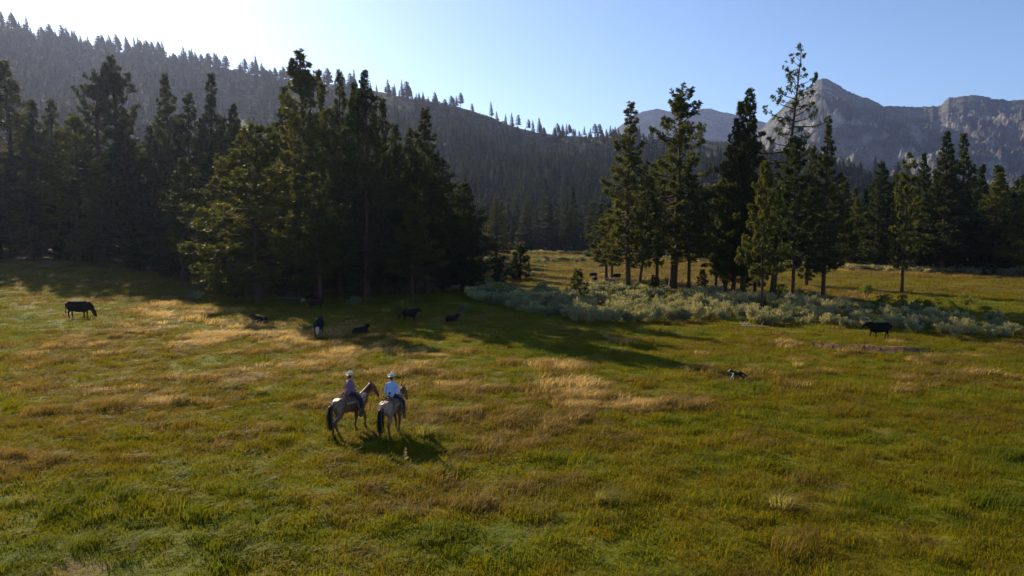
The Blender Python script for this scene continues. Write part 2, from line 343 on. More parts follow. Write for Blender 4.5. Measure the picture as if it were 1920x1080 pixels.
# ------------------------------------------------------------------ rocky mountains behind
def build_mountain(name, PX, PY, crest, base, seed, rockcol, amp):
    cols = int((PX[-1] - PX[0]) * 0.75); rows = 240
    px = np.linspace(PX[0], PX[-1], cols); s = np.linspace(0, 1.25, rows)
    S, P = np.meshgrid(s, px, indexing='ij')
    t = (P - 960) / FPX
    py = np.interp(P, PX, PY) + (9.0 if amp > 100 else 4.0) * (fbm(P / 16, P * 0 + 1, seed + 5, 4, .6) - 0.5)
    Rc = crest + 260 * (fbm(P / 260, P * 0, seed, 2) - 0.5)
    Y = base + (Rc - base) * S
    v = (540 - py) / FPX; Hr = HC + Rc * (v * CP - SP) / (CP + v * SP)
    X = t * Y
    prof = np.where(S < 1, 0.55 * S + 0.45 * S ** 2, 1 - 1.3 * (S - 1))
    Z = Hr * prof
    spur = ridged(X / 380 + 0.5 * S, Y / 800 + X / 1100, seed + 1, 4)
    rough = ridged(X / 75, Y / 75, seed + 2, 6, 0.62)
    w = np.minimum(1, S * 3) * (1 - sstep(0.74, 0.98, S) * 0.97)
    mid_ = ridged(X / 170 + 0.3 * S, Y / 300, seed + 7, 3)
    Z = Z + amp * ((spur - 0.45) * 0.8 + (mid_ - 0.45) * 0.34 + (rough - 0.45) * 0.26) * w * (1 - 0.5 * sstep(0.7, 0.9, S)) - 10 * (S < 0.01)
    Z = Z + (rough - 0.45) * amp * 0.05
    V = np.stack([X.ravel(), Y.ravel(), Z.ravel()], 1)
    nY, nX = X.shape
    i = np.arange((nY - 1) * (nX - 1)); a = (i // (nX - 1)) * nX + i % (nX - 1)
    F = np.stack([a, a + 1, a + nX + 1, a + nX], 1)
    me = mesh_from(name, V, F, True)
    m, n, l = newmat(name + '_rock')
    geo = n.new('ShaderNodeNewGeometry')
    def N(sc, det, rg=0.6):
        q = n.new('ShaderNodeTexNoise'); q.inputs['Scale'].default_value = sc; q.inputs['Detail'].default_value = det; q.inputs['Roughness'].default_value = rg
        l.new(geo.outputs['Position'], q.inputs['Vector']); return q.outputs['Fac']
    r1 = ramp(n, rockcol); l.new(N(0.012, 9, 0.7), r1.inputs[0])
    r2 = ramp(n, [(0.35, (0.045, 0.055, 0.03)), (0.7, (0.13, 0.13, 0.06))]); l.new(N(0.03, 6), r2.inputs[0])
    sx = n.new('ShaderNodeSeparateXYZ'); l.new(geo.outputs['Normal'], sx.inputs[0])
    vg = n.new('ShaderNodeMath'); vg.operation = 'MULTIPLY_ADD'; vg.inputs[1].default_value = 1.4; l.new(sx.outputs['Z'], vg.inputs[0])
    nn = n.new('ShaderNodeMath'); nn.operation = 'MULTIPLY_ADD'; nn.inputs[1].default_value = 2.6; nn.inputs[2].default_value = -1.95; l.new(N(0.006, 6), nn.inputs[0]); l.new(nn.outputs[0], vg.inputs[2])
    vg.use_clamp = True
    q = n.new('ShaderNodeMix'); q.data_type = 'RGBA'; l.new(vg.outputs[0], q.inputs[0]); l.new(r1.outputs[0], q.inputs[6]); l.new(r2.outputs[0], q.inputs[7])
    p = n.new('ShaderNodeBsdfPrincipled'); p.inputs['Roughness'].default_value = 0.9; p.inputs['Specular IOR Level'].default_value = 0.15
    b = n.new('ShaderNodeBump'); b.inputs['Strength'].default_value = 1.0; b.inputs['Distance'].default_value = 24
    l.new(N(0.03, 10, 0.7), b.inputs['Height']); l.new(b.outputs[0], p.inputs['Normal'])
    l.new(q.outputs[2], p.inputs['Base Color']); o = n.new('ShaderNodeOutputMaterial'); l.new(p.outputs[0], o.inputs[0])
    me.materials.append(m)
    return tag(obj(name, me), kind='structure')
ROCK = [(0.36, (0.042, 0.042, 0.046)), (0.47, (0.105, 0.098, 0.098)), (0.54, (0.22, 0.195, 0.185)), (0.63, (0.52, 0.47, 0.43))]  # pale stops paint the contrast of sunlit ribs into the rock colour
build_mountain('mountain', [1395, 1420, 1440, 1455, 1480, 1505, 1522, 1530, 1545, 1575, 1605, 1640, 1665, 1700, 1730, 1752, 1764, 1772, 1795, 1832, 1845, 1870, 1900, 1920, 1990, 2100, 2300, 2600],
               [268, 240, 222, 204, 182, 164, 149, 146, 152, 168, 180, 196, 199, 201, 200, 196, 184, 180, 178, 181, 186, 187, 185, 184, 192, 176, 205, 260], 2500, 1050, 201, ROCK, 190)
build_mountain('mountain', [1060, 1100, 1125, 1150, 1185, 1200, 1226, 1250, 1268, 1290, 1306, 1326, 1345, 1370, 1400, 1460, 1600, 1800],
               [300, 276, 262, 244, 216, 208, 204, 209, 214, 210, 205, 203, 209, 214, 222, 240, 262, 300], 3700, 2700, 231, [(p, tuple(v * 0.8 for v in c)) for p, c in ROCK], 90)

# ------------------------------------------------------------------ scatter: one object, its prototypes and its points in one mesh
def scatter(name, protos, pts, pid, rot, scl, tone_v, mats):
    Vs, Fs, mi, vid = [], [], [], []; off = 0
    for k, (V, F, mx) in enumerate(protos):
        Vs.append(V); Fs += [tuple(int(i) + off for i in f) for f in F]; mi += list(mx); vid += [k] * len(V); off += len(V)
    Vs.append(pts); n0 = off; n1 = len(pts)
    V = np.concatenate(Vs, 0)
    me = mesh_from(name, V, Fs, False, mats, mi)
    isp = np.zeros(n0 + n1); isp[n0:] = 1
    fattr(me, 'isp', isp); fattr(me, 'pid', np.concatenate([np.array(vid, float), pid]))
    rr = np.zeros((n0 + n1, 3)); rr[n0:] = rot; vattr(me, 'rot', rr)
    ss = np.ones((n0 + n1, 3)); ss[n0:] = scl; vattr(me, 'scl', ss)
    tv = np.zeros(n0 + n1); tv[n0:] = tone_v; fattr(me, 'tone', tv)
    o = obj(name, me); tag(o, kind='stuff')
    ng = bpy.data.node_groups.new(name + '_scatter', 'GeometryNodeTree')
    ng.interface.new_socket('Geometry', in_out='INPUT', socket_type='NodeSocketGeometry')
    ng.interface.new_socket('Geometry', in_out='OUTPUT', socket_type='NodeSocketGeometry')
    N = ng.nodes; L = ng.links
    gi = N.new('NodeGroupInput'); go = N.new('NodeGroupOutput')
    def NA(nm, ty='FLOAT'):
        a = N.new('GeometryNodeInputNamedAttribute'); a.data_type = ty; a.inputs[0].default_value = nm; return a.outputs[0]
    def CMP(src, v):
        c = N.new('FunctionNodeCompare'); c.data_type = 'FLOAT'; c.operation = 'EQUAL'; c.inputs['Epsilon'].default_value = 0.1
        L.new(src, c.inputs[0]); c.inputs[1].default_value = v; return c.outputs[0]
    sp = N.new('GeometryNodeSeparateGeometry'); sp.domain = 'POINT'; L.new(gi.outputs[0], sp.inputs[0]); L.new(CMP(NA('isp'), 1.0), sp.inputs[1])
    j = N.new('GeometryNodeJoinGeometry')
    for k in range(len(protos)):
        s2 = N.new('GeometryNodeSeparateGeometry'); s2.domain = 'POINT'; L.new(sp.outputs[1], s2.inputs[0]); L.new(CMP(NA('pid'), float(k)), s2.inputs[1])
        ip = N.new('GeometryNodeInstanceOnPoints'); L.new(sp.outputs[0], ip.inputs['Points']); L.new(s2.outputs[0], ip.inputs['Instance'])
        L.new(CMP(NA('pid'), float(k)), ip.inputs['Selection'])
        L.new(NA('rot', 'FLOAT_VECTOR'), ip.inputs['Rotation']); L.new(NA('scl', 'FLOAT_VECTOR'), ip.inputs['Scale'])
        L.new(ip.outputs[0], j.inputs[0])
    L.new(j.outputs[0], go.inputs[0])
    md = o.modifiers.new('scatter', 'NODES'); md.node_group = ng
    return o

# ------------------------------------------------------------------ grass
def blades(n, radius, h0, h1, w, lean, curl, seed, wind=0.0, clump=1.0):
    g = np.random.default_rng(seed); V = []; F = []
    for i in range(n):
        r = radius * math.sqrt(g.random()) * clump; a = g.random() * 6.283
        bx, by = r * math.cos(a), r * math.sin(a)
        h = g.uniform(h0, h1); d = g.random() * 6.283
        lx, ly = lean * math.cos(d) * g.random() + wind * g.uniform(.5, 1), lean * math.sin(d) * g.random() + wind * 0.25 * g.uniform(-1, 1)
        if clump < 1: lx += bx / radius * 1.1; ly += by / radius * 1.1
        f = g.random() * 6.283; wx, wy = w * math.cos(f) / 2, w * math.sin(f) / 2
        b = len(V)
        mx, my = bx + lx * h * 0.35, by + ly * h * 0.35; tx, ty = bx + lx * h * (1 + curl), by + ly * h * (1 + curl)
        V += [(bx - wx, by - wy, -0.03), (bx + wx, by + wy, -0.03), (mx + wx * .9, my + wy * .9, h * .6), (mx - wx * .9, my - wy * .9, h * .6), (tx, ty, h * (1 - .12 * curl))]
        F += [(b, b + 1, b + 2, b + 3), (b + 3, b + 2, b + 4)]
    return np.array(V), F, [0] * len(F)
GP = []
for k in range(3): GP.append(blades(46, 0.30, 0.03, 0.075, 0.017, 1.0, 0.4, 100 + k))            # short turf
for k in range(3): GP.append(blades(44, 0.30, 0.06, 0.14, 0.014, 0.9, 0.6, 110 + k, 0.25))       # taller, browner
for k in range(3): GP.append(blades(40, 0.30, 0.14, 0.31, 0.014, 0.5, 0.9, 120 + k, 0.7))       # dry, combed by the wind
def grass_points(y0, y1, dens, sc, seed, keep=None):
    g = np.random.default_rng(seed)
    area = 0.86 * (y1 * y1 - y0 * y0)
    n = int(area * dens)
    y = np.sqrt(g.uniform(y0 * y0, y1 * y1, n)); x = g.uniform(-0.86, 0.86, n) * y
    t = np.clip(tone(x, y) + g.normal(0, 0.07, n), 0, 1)
    ok = soil(x, y) < g.uniform(0.2, 0.7, n)
    bare = fbm(x / 1.1, y / 1.1, 71, 2)
    ok &= ~((t < 0.45) & (bare > 0.74) & (g.random(n) < 0.7))
    if keep is not None: ok &= keep(x, y, g)
    x, y, t = x[ok], y[ok], t[ok]; n = len(x)
    k = np.where(t < 0.40, 0, np.where(t < 0.70, 1, 2)); hi = vnoise(x / 1.7, y / 1.7, 77)
    k = np.where((k == 0) & (hi > 0.75), 1, k); k = np.where((k < 2) & (g.random(n) < 0.09), 2, k)
    pid = k * 3 + g.integers(0, 3, n)
    rz = g.normal(0, 0.5, n); rz = np.where(k == 2, rz, g.uniform(0, 6.28, n))
    s = sc * g.uniform(0.7, 1.35, n)
    hs = s * (0.6 + 0.65 * sstep(0.35, 0.85, fbm(x / 0.8, y / 0.6, 79, 2)) + 0.35 * g.random(n)) / max(1.0, sc ** 0.75)
    P = np.stack([x, y, T(x, y)], 1); 
    return P, pid, np.stack([g.normal(0, .08, n), g.normal(0, .08, n), rz], 1), np.stack([s, s, hs], 1), t
def forest_floor(x, y, g):
    px = px_of(x, y)
    lim = np.interp(px, [0, 300, 480, 700, 880, 905], [125, 108, 76, 78, 88, 400])
    return ~((px < 905) & (y > lim) & (g.random(len(x)) < 0.8)) & (y < edge_depth(px) + 6)
def cat(parts): return [np.concatenate([p[i] for p in parts], 0) for i in range(5)]
A_ = cat([grass_points(11, 30, 22, 1.0, 1), grass_points(30, 50, 10, 1.3, 2), grass_points(50, 85, 3.2, 1.9, 3, forest_floor), grass_points(85, 262, 0.55, 3.6, 4, forest_floor)])
gr = scatter('meadow_grass', GP, A_[0], A_[1], A_[2], A_[3], A_[4], [M['grass']])
print('GRASS', len(A_[0]))

# bunch grass tufts standing proud of the turf
def tuft_at(px, py, s, label, seed, wind=0.25):
    V, F, mi = blades(210, 0.26, 0.12, 0.55, 0.014, 0.6, 1.0, seed, wind, 0.72)
    me = mesh_from('bunch_grass', V, F, False, [M['tuft']])
    o = obj('bunch_grass', me, loc=at(px, py)); o.scale = (s, s, s); o.rotation_euler = (0, 0, R0.uniform(-.3, .3))
    return tag(o, label, 'grass tuft', 'bunch grass tufts in the meadow')
tuft_at(1127, 942, 0.95, 'pale windswept grass tuft casting a small dark shadow in the near meadow', 501, 0.7)
tuft_at(1462, 955, 1.1, 'spiky green and straw grass tuft farthest right of the near tufts', 502)
tuft_at(797, 818, 1.15, 'bright yellow grass tuft just right of the two horses', 503)
tuft_at(430, 730, 0.9, 'yellow green grass tuft in the brownish grass left of the riders', 504)
tuft_at(490, 735, 0.9, 'low yellow grass tuft between the left cow and the riders', 505)
tuft_at(1495, 690, 1.0, 'straw coloured tuft to the right of the running dog', 506)
def weed(px, py, h, label, seed):
    g = np.random.default_rng(seed); V = []; F = []
    def tri(p, q, r): b = len(V); V.extend([p, q, r]); F.append((b, b + 1, b + 2))
    for k in range(3):
        a = k * 1.05; c, s_ = math.cos(a) * .012, math.sin(a) * .012; tri((-c, -s_, 0), (c, s_, 0), (0.03, 0, h))
    for k in range(46):
        z = g.uniform(.12, 1) * h; a = g.random() * 6.28; L = 0.13 * (1.25 - z / h); d = Vector((math.cos(a), math.sin(a), .5)) * L
        o_ = Vector((-math.sin(a), math.cos(a), 0)) * .03; p = Vector((.03 * z / h, 0, z))
        tri(tuple(p - o_), tuple(p + o_), tuple(p + d))
    o = obj('weed_stalk', mesh_from('weed_stalk', np.array(V), F, False, [M['tuft']]), loc=at(px, py)); return tag(o, label, 'weed')
weed(1019, 815, 0.85, 'single upright yellow weed stalk in the short grass right of the horses', 1)
weed(759, 868, 0.5, 'pale weed stalk standing in the shadow of the riders', 2)

# ------------------------------------------------------------------ pines
def limb_tube(V, F, pts, radii, seg=4):
    base = len(V); n = len(pts)
    for i, (p, r) in enumerate(zip(pts, radii)):
        t = (pts[min(i + 1, n - 1)] - pts[max(i - 1, 0)]).normalized()
        u = t.cross(Vector((0.3, 0.2, 1)) if abs(t.z) < 0.9 else Vector((1, 0, 0))).normalized(); w = t.cross(u)
        for k in range(seg):
            a = k * 6.28318 / seg; q = p + (u * math.cos(a) + w * math.sin(a)) * r; V.append(tuple(q))
    for i in range(n - 1):
        for k in range(seg):
            a = base + i * seg + k; b = base + i * seg + (k + 1) % seg; F.append((a, b, b + seg, a + seg))
    F.append(tuple(base + (n - 1) * seg + k for k in range(seg)))
def pine_geo(seed, H=25.0, cb=0.1, W=3.6, power=0.8, nl=95, tuft_d=7.0, blade=0.38, bw=0.052, nb=12, trunk_r=0.34, leaders=0, gap=0.0,
             bend=0.3, up0=-8, up1=48, dead_top=0.0, layered=0.0, shrinkbase=0.5, tips_only=0.30, limbs_seg=4):
    g = random.Random(seed); TV, TF = [], []; NV, NF = [], []
    ph = g.random() * 6.28
    def axis(z):
        u = z / H; return Vector((bend * math.sin(u * 2.6 + ph) * u, bend * math.cos(u * 3.1 + ph) * u, z))
    zs = [0, 0.4, 1.2] + [H * k / 12 for k in range(1, 13)]
    limb_tube(TV, TF, [axis(z) if z > 0 else Vector((0, 0, -0.4)) for z in zs], [trunk_r * ((1.35 if z < .3 else 1.12 if z < 1 else 1) * (1 - z / H) ** 0.85) + 0.025 for z in zs], 9)
    def tuft(p, ax, L):
        for _ in range(nb):
            d = Vector((g.gauss(0, 1), g.gauss(0, 1), g.gauss(0, 1))).normalized(); d = (d + ax * 0.7 + Vector((0, 0, 0.25))).normalized()
            s = d.cross(Vector((g.gauss(0, 1), g.gauss(0, 1), g.gauss(0, 1)))).normalized() * bw
            l = L * g.uniform(.7, 1.2); b = len(NV)
            NV.extend([tuple(p - s * .5), tuple(p + d * l * .55 + s), tuple(p + d * l), tuple(p + d * l * .55 - s)]); NF.append((b, b + 1, b + 2, b + 3))
    def branch(p0, phi, L, el, dead=False, r0=None):
        d = Vector((math.cos(phi) * math.cos(el), math.sin(phi) * math.cos(el), math.sin(el)))
        p1 = p0 + d * L * .55 + Vector((0, 0, -0.03 * L)); p2 = p0 + d * L + Vector((0, 0, 0.10 * L))
        r0 = r0 or 0.022 * L + 0.012
        limb_tube(TV, TF, [p0, p1, p2], [r0, r0 * .6, r0 * .2], limbs_seg)
        if dead: return
        side = Vector((-math.sin(phi), math.cos(phi), 0))
        n = max(4, int(L * tuft_d * 1.3))
        for k in range(n):
            s = tips_only + (1 - tips_only) * math.sqrt(g.random())
            lat = g.uniform(-1, 1) * (1.12 - s) * L * 0.42 + g.gauss(0, .08)
            q = (p0.lerp(p1, s / .55) if s < .55 else p1.lerp(p2, (s - .55) / .45)) + side * lat + Vector((0, 0, g.gauss(0.04, 0.10 + 0.03 * L)))
            tuft(q, (d + side * lat / max(L, .4)).normalized(), blade)
    for i in range(nl):
        u = (i + g.random()) / nl
        if layered: u = round(u * layered) / layered + g.gauss(0, 0.012)
        u = min(max(u, 0), 0.995); z = H * (cb + (1 - cb) * u)
        prof = (1 - u) ** power * (shrinkbase + (1 - shrinkbase) * min(1, u / .18)) + 0.045
        if gap and g.random() < gap: prof *= 0.45
        phi = i * 2.399 + g.gauss(0, .35)
        lump = 0.80 + 0.30 * math.sin(phi * 2 + u * 11 + ph) * math.sin(u * 17 + ph)
        L = max(.35, W * prof * lump * g.uniform(.72, 1.18))
        el = math.radians(up0 + (up1 - up0) * u ** 1.2 + g.gauss(0, 8))
        branch(axis(z), phi, L, el, dead=(dead_top and u > 1 - dead_top and g.random() < .55))
    for k in range(int(nl * 0.12)):                 # dead stubs below the crown
        z = H * g.uniform(cb * .45, cb + .05); branch(axis(z), g.random() * 6.28, g.uniform(.4, 1.5), math.radians(g.uniform(-25, 10)), True)
    for k in range(leaders):
        a = g.random() * 6.28; z0 = H * g.uniform(.70, .84); top = H * g.uniform(.90, 1.0); off = g.uniform(.5, 1.5)
        P = [axis(z0), axis((z0 + top) / 2) + Vector((math.cos(a), math.sin(a), 0)) * off, axis(top) + Vector((math.cos(a), math.sin(a), 0)) * off * 1.1]
        limb_tube(TV, TF, P, [.09, .06, .02], 5)
        for m in range(16):
            s = g.random(); q = P[1].lerp(P[2], s); branch(q, g.random() * 6.28, 0.9 * (1.15 - s), math.radians(g.uniform(20, 60)))
    if not dead_top:
        for k in range(4): tuft(axis(H - .15 * k), Vector((0, 0, 1)), blade)
    return TV, TF, NV, NF
PROTO = {}
def make_pine(kind, **kw):
    TV, TF, NV, NF = pine_geo(**kw)
    PROTO[kind] = (mesh_from('trunk', TV, TF, True, [M['bark']]), mesh_from('crown', NV, NF, False, [M['needles']]), kw['H'], kw['W'])
make_pine('dense', seed=1, H=26, cb=.10, W=6.16, power=1.0, nl=150, tuft_d=7.6)
make_pine('dense2', seed=2, H=26, cb=.14, W=5.88, power=.92, nl=150, tuft_d=7.6, gap=.15, bend=.5)
make_pine('dense3', seed=8, H=26, cb=.06, W=6.44, power=1.1, nl=160, tuft_d=7.4, gap=.2, bend=.4)
make_pine('broad', seed=3, H=22, cb=.10, W=7.28, power=.72, nl=150, tuft_d=7.0, gap=.2, shrinkbase=.6, up0=-12, up1=40)
make_pine('multi', seed=4, H=28, cb=.12, W=6.30, power=.85, nl=150, tuft_d=7.4, leaders=4, gap=.2)
make_pine('multi2', seed=14, H=28, cb=.08, W=6.58, power=.9, nl=150, tuft_d=7.2, leaders=3, gap=.25)
make_pine('open', seed=5, H=26, cb=.30, W=6.02, power=.55, nl=78, tuft_d=7.5, leaders=2, gap=.25, trunk_r=.45, up0=-14, up1=45)
make_pine('conic', seed=6, H=26, cb=.16, W=5.04, power=.95, nl=125, tuft_d=7.6, gap=.1, trunk_r=.30)
make_pine('slim', seed=7, H=20, cb=.20, W=3.22, power=.50, nl=70, tuft_d=9, layered=9, trunk_r=.22, up0=-5, up1=25, gap=.1)
make_pine('thin', seed=9, H=18, cb=.24, W=4.20, power=.62, nl=95, tuft_d=7.4, trunk_r=.20, gap=.2)
make_pine('sparse', seed=10, H=29, cb=.30, W=6.16, power=.62, nl=88, tuft_d=3.6, blade=.34, trunk_r=.36, up0=-15, up1=40, dead_top=.16, gap=.3, tips_only=.45)
make_pine('young', seed=11, H=4.0, cb=.05, W=1.25, power=.80, nl=50, tuft_d=9, blade=.24, bw=.035, trunk_r=.06, bend=.05)
make_pine('twin', seed=12, H=27, cb=.12, W=5.60, power=.85, nl=150, tuft_d=7.6, leaders=2)

NEAR = []
def pine(px, Y, top, width, kind, label, group=None, lean=0.0, base=None, rz=None, cat_='pine tree', name='pine_tree'):
    """px: image column of the foot; Y: distance; top: image row of the tip; width in image pixels"""
    if base is not None:
        p = at(px, base); x, Y, z = p
    else:
        x = (px - 960) / FPX * Y; z = Tz(x, Y)
    h = height_for(Y, top) - z
    tr, cr, H, W = PROTO[kind]
    e = empty(name, (x, Y, z))
    sz = h / H; w = width * Y / FPX / 2 / (W * (0.56 if kind != 'young' else 0.75))
    w = min(max(w, sz * 0.6), sz * 2.0)
    e.scale = (w, w, sz)
    e.rotation_euler = (0, math.atan2(lean * Y / FPX, h), 0)
    t = obj('trunk', tr, e); c = obj('crown', cr, e)
    a = R0.random() * 6.28 if rz is None else rz
    k = min(1.6, sz / w) if False else 1
    t.rotation_euler = (0, 0, a); c.rotation_euler = (0, 0, a)
    tag(e, label, cat_, group); NEAR.append((x, Y)); return e
GL = 'tall pines of the dark wood on the left'
pine(30, 145, 120, 150, 'dense', 'broad dark pine at the far left edge of the photo, taller than its neighbours', GL)
pine(72, 128, 193, 110, 'dense3', 'dark pine right of the far left edge pine, lower and narrower', GL)
pine(106, 124, 192, 85, 'conic', 'slim dark pine between the left edge pine and the tall forked pair', GL)
pine(-50, 130, 175, 130, 'dense2', 'dark pine partly outside the left edge of the photo', GL)
pine(229, 140, 110, 110, 'multi', 'tallest pine of the left half of the dark wood, with a thin pointed tip', GL)
pine(196, 134, 140, 100, 'open', 'forked open-topped pine beside the tallest left-hand pine', GL)
pine(150, 118, 222, 125, 'broad', 'sunlit green pine standing in front of the forked pine on the left', GL)
pine(248, 122, 236, 130, 'dense2', 'dense dark pine in front of and right of the tallest left pine', GL)
pine(322, 130, 143, 88, 'dense', 'pointed dark pine with a narrow tip, first right of the tallest left pine', GL)
pine(362, 124, 178, 85, 'conic', 'low dark pine wedged between the two pointed middle pines', GL)
pine(405, 118, 142, 100, 'dense3', 'second pointed dark pine, left of the two great pines in the middle of the wood', GL)
pine(449, 108, 200, 100, 'dense', 'dark pine behind the sunlit broad pine at the wood edge', GL)
pine(485, 74, 238, 185, 'broad', 'broad olive green sunlit pine bulging out at the edge of the left wood', GL, base=567)
pine(420, 84, 300, 120, 'dense2', 'rounded pine at the wood edge left of the broad sunlit pine', GL)
pine(540, 96, 170, 105, 'dense2', 'dark pine close on the left of the tallest many-tipped pine', GL)
pine(575, 86, 100, 135, 'multi', 'tallest pine in the middle of the dark wood, with several blunt tips', GL)
pine(612, 92, 172, 90, 'dense3', 'dark pine between the two great middle pines', GL)
pine(643, 90, 138, 80, 'conic', 'narrow pine top just left of the dark blunt-topped pine', GL)
pine(688, 76, 138, 118, 'multi2', 'massive dark blunt-topped pine with its trunk showing at the wood edge', GL, base=563)
pine(598, 70, 330, 95, 'thin', 'short slender sunlit pine in front of the great middle pines', GL)
pine(560, 76, 330, 110, 'dense', 'short dark pine in the shade left of the slender sunlit pine', GL)
pine(636, 78, 300, 110, 'dense2', 'dark pine filling the gap under the narrow pine top', GL)
pine(745, 84, 238, 100, 'dense3', 'dark pine between the massive blunt pine and the pointed right end pine', GL)
pine(801, 80, 207, 112, 'dense', 'pointed reddish dark pine near the right end of the left wood', GL, base=551)
pine(840, 92, 300, 100, 'dense2', 'dark pine behind the right end of the left wood', GL)
pine(868, 84, 345, 95, 'broad', 'low spreading pine at the right end of the left wood, branches near the ground', GL)
pine(772, 76, 385, 85, 'thin', 'short dark pine standing in front of the pointed right end pine', GL)
pine(930, 125, 372, 62, 'dense', 'single mid sized pine at the meadow edge just right of the left wood', GL, base=484)
pine(345, 92, 300, 110, 'dense2', 'dark lower pine at the wood edge beneath the two pointed pines', GL)
pine(290, 104, 300, 110, 'dense3', 'dark lower pine at the wood edge behind the lone left cow', GL)
pine(200, 112, 330, 120, 'dense', 'low dark pine at the edge of the wood above the left cow', GL)
pine(60, 120, 310, 120, 'dense2', 'low dark pine near the left edge of the photo at the wood edge', GL)
pine(130, 121, 340, 100, 'dense3', 'low dark pine at the wood edge among the fallen branches', GL)
pine(0, 122, 300, 110, 'dense', 'low dark pine cut by the left edge of the photo', GL)
pine(668, 84, 160, 110, 'dense', 'added shadow-widening dark pine behind the massive blunt-topped pine', GL)  # this pine and the next two are added to widen the wood's cast shadow
pine(718, 82, 190, 110, 'dense3', 'added shadow-widening dark pine right behind the massive blunt-topped pine, lower than it', GL)
pine(775, 88, 245, 105, 'dense', 'added shadow-widening dark pine just left of the pointed reddish pine', GL)
# inner trees of the wood: nothing in the photo tells them apart
g_ = np.random.default_rng(5)
INL = 'dark pines deep inside the left wood'
cnt = 0; tries = 0
while cnt < 80 and tries < 4000:
    tries += 1
    px = g_.uniform(-60, 850); Y = g_.uniform(92, 195)
    lim = np.interp(px, [0, 300, 480, 850], [150, 130, 95, 92])
    if Y < lim: continue
    x = (px - 960) / FPX * Y
    if min(math.hypot(x - a, Y - b) for a, b in NEAR) < 4.6: continue
    topmin = np.interp(px, [-60, 0, 100, 150, 229, 280, 322, 405, 450, 500, 575, 690, 740, 800, 850], [230, 240, 260, 250, 210, 250, 240, 230, 240, 250, 200, 220, 290, 270, 350])
    top = topmin - 12 + g_.uniform(0, 60)
    pine(px, Y, top, g_.uniform(105, 145) * 105 / Y, ['dense', 'dense2', 'dense3', 'conic'][int(g_.integers(0, 4))], 'dark pine inside the shaded left wood, seen only between the front pines', INL); cnt += 1
# stand of open-grown pines right of centre
GR = 'open pines standing in the sagebrush right of the centre'
pine(1137, 0, 395, 62, 'thin', 'short pine with bare lower trunk left of the centre-right stand, beside the far cows', GR, base=526)
pine(1147, 0, 410, 50, 'thin', 'thin pine hard against the short pine beside the far cows', GR, base=524)
pine(1178, 0, 197, 92, 'conic', 'tall conical pine at the left end of the centre-right stand', GR, base=551, lean=-4)
pine(1197, 0, 345, 70, 'thin', 'leaning short pine with bare trunk next to the tall conical pine', GR, base=545, lean=22)
pine(1231, 0, 310, 70, 'thin', 'slender pine between the tall conical pine and the great open-crowned pine', GR, base=535)
pine(1261, 0, 168, 112, 'open', 'great open-crowned pine with the thickest dark straight trunk', GR, base=541, lean=15)
pine(1291, 0, 318, 72, 'thin', 'slender straight pine just right of the thickest trunk', GR, base=543)
pine(1342, 0, 355, 60, 'thin', 'reddish-trunked pine between the thick trunk and the cluster of leaning trunks', GR, base=540)
pine(1358, 0, 225, 72, 'twin', 'leftmost leaning trunk of the dense dark pine cluster', GR, base=553, lean=20)
pine(1374, 0, 300, 80, 'dense', 'second trunk of the dense dark pine cluster, lower crown', GR, base=552, lean=16)
pine(1392, 0, 172, 92, 'twin', 'tallest pine of the dense dark cluster, straight trunk at its right side', GR, base=553, lean=4)
pine(1415, 0, 330, 60, 'dense3', 'dark pine behind the reddish slender trunk, right of the dense cluster', GR, base=549)
pine(1428, 0, 308, 58, 'thin', 'nearest slender pine with a long bare reddish trunk rising from the sagebrush', GR, base=588)
pine(1448, 0, 88, 104, 'sparse', 'very tall sparse pine with a bare dead spire above all other trees', GR, base=556, lean=36)
pine(1485, 0, 262, 74, 'thin', 'bushy-crowned pine with bare lower trunk under the sparse tall pine', GR, base=573)
pine(1543, 0, 236, 72, 'conic', 'straight tall pine at the right end of the centre-right stand, thick reddish trunk', GR, base=560)
pine(1512, 0, 285, 60, 'dense3', 'dark narrow pine behind, between the bushy-crowned and the straight tall pine', GR, base=535)
pine(1691, 0, 292, 42, 'slim', 'lone slender pine with foliage in separate pads standing in the right meadow', GR, base=549)
GB = 'pines along the shaded far edge of the right meadow'
pine(1722, 127, 290, 62, 'dense', 'dark conical pine behind the lone padded pine', GB)
pine(1766, 122, 250, 88, 'dense', 'left one of the twin great dark pines at the far meadow edge', GB)
pine(1797, 123, 254, 84, 'dense3', 'right one of the twin great dark pines at the far meadow edge', GB)
pine(1866, 121, 326, 74, 'dense', 'dark conical pine between the twin pines and the right photo edge', GB)
pine(1925, 113, 352, 74, 'dense2', 'pine cut by the right edge of the photo, lighter lower branches', GB)
pine(1640, 134, 345, 60, 'dense3', 'dark pine left of the lone padded pine at the far meadow edge', GB)
pine(1602, 140, 372, 60, 'dense', 'dark pine just right of the centre-right stand at the far meadow edge', GB)
pine(1835, 126, 385, 66, 'dense2', 'short dark pine right of the twin great pines', GB)
pine(1672, 132, 395, 56, 'conic', 'short dark pine half hidden by the lone padded pine', GB)
pine(1890, 124, 395, 60, 'dense3', 'short dark pine near the right photo edge', GB)
pine(1745, 126, 400, 60, 'dense2', 'short dark pine at the foot of the twin great pines', GB)
# saplings and low growth under the wood edge
for k_, (px, Y, top, w) in enumerate([(20, 128, 430, 60), (175, 110, 425, 60), (262, 104, 430, 60), (318, 96, 440, 60), (385, 86, 440, 64), (440, 76, 450, 60), (520, 78, 440, 64), (585, 80, 450, 66), (640, 84, 440, 60), (715, 88, 430, 56), (770, 90, 440, 60), (830, 86, 430, 60), (885, 82, 440, 50)]):
    pine(px, Y, top, w, 'thin' if k_ % 3 == 1 else 'dense3', 'low young conifer filling the dark edge of the left wood near the ground', 'low young conifers at the dark wood edge')
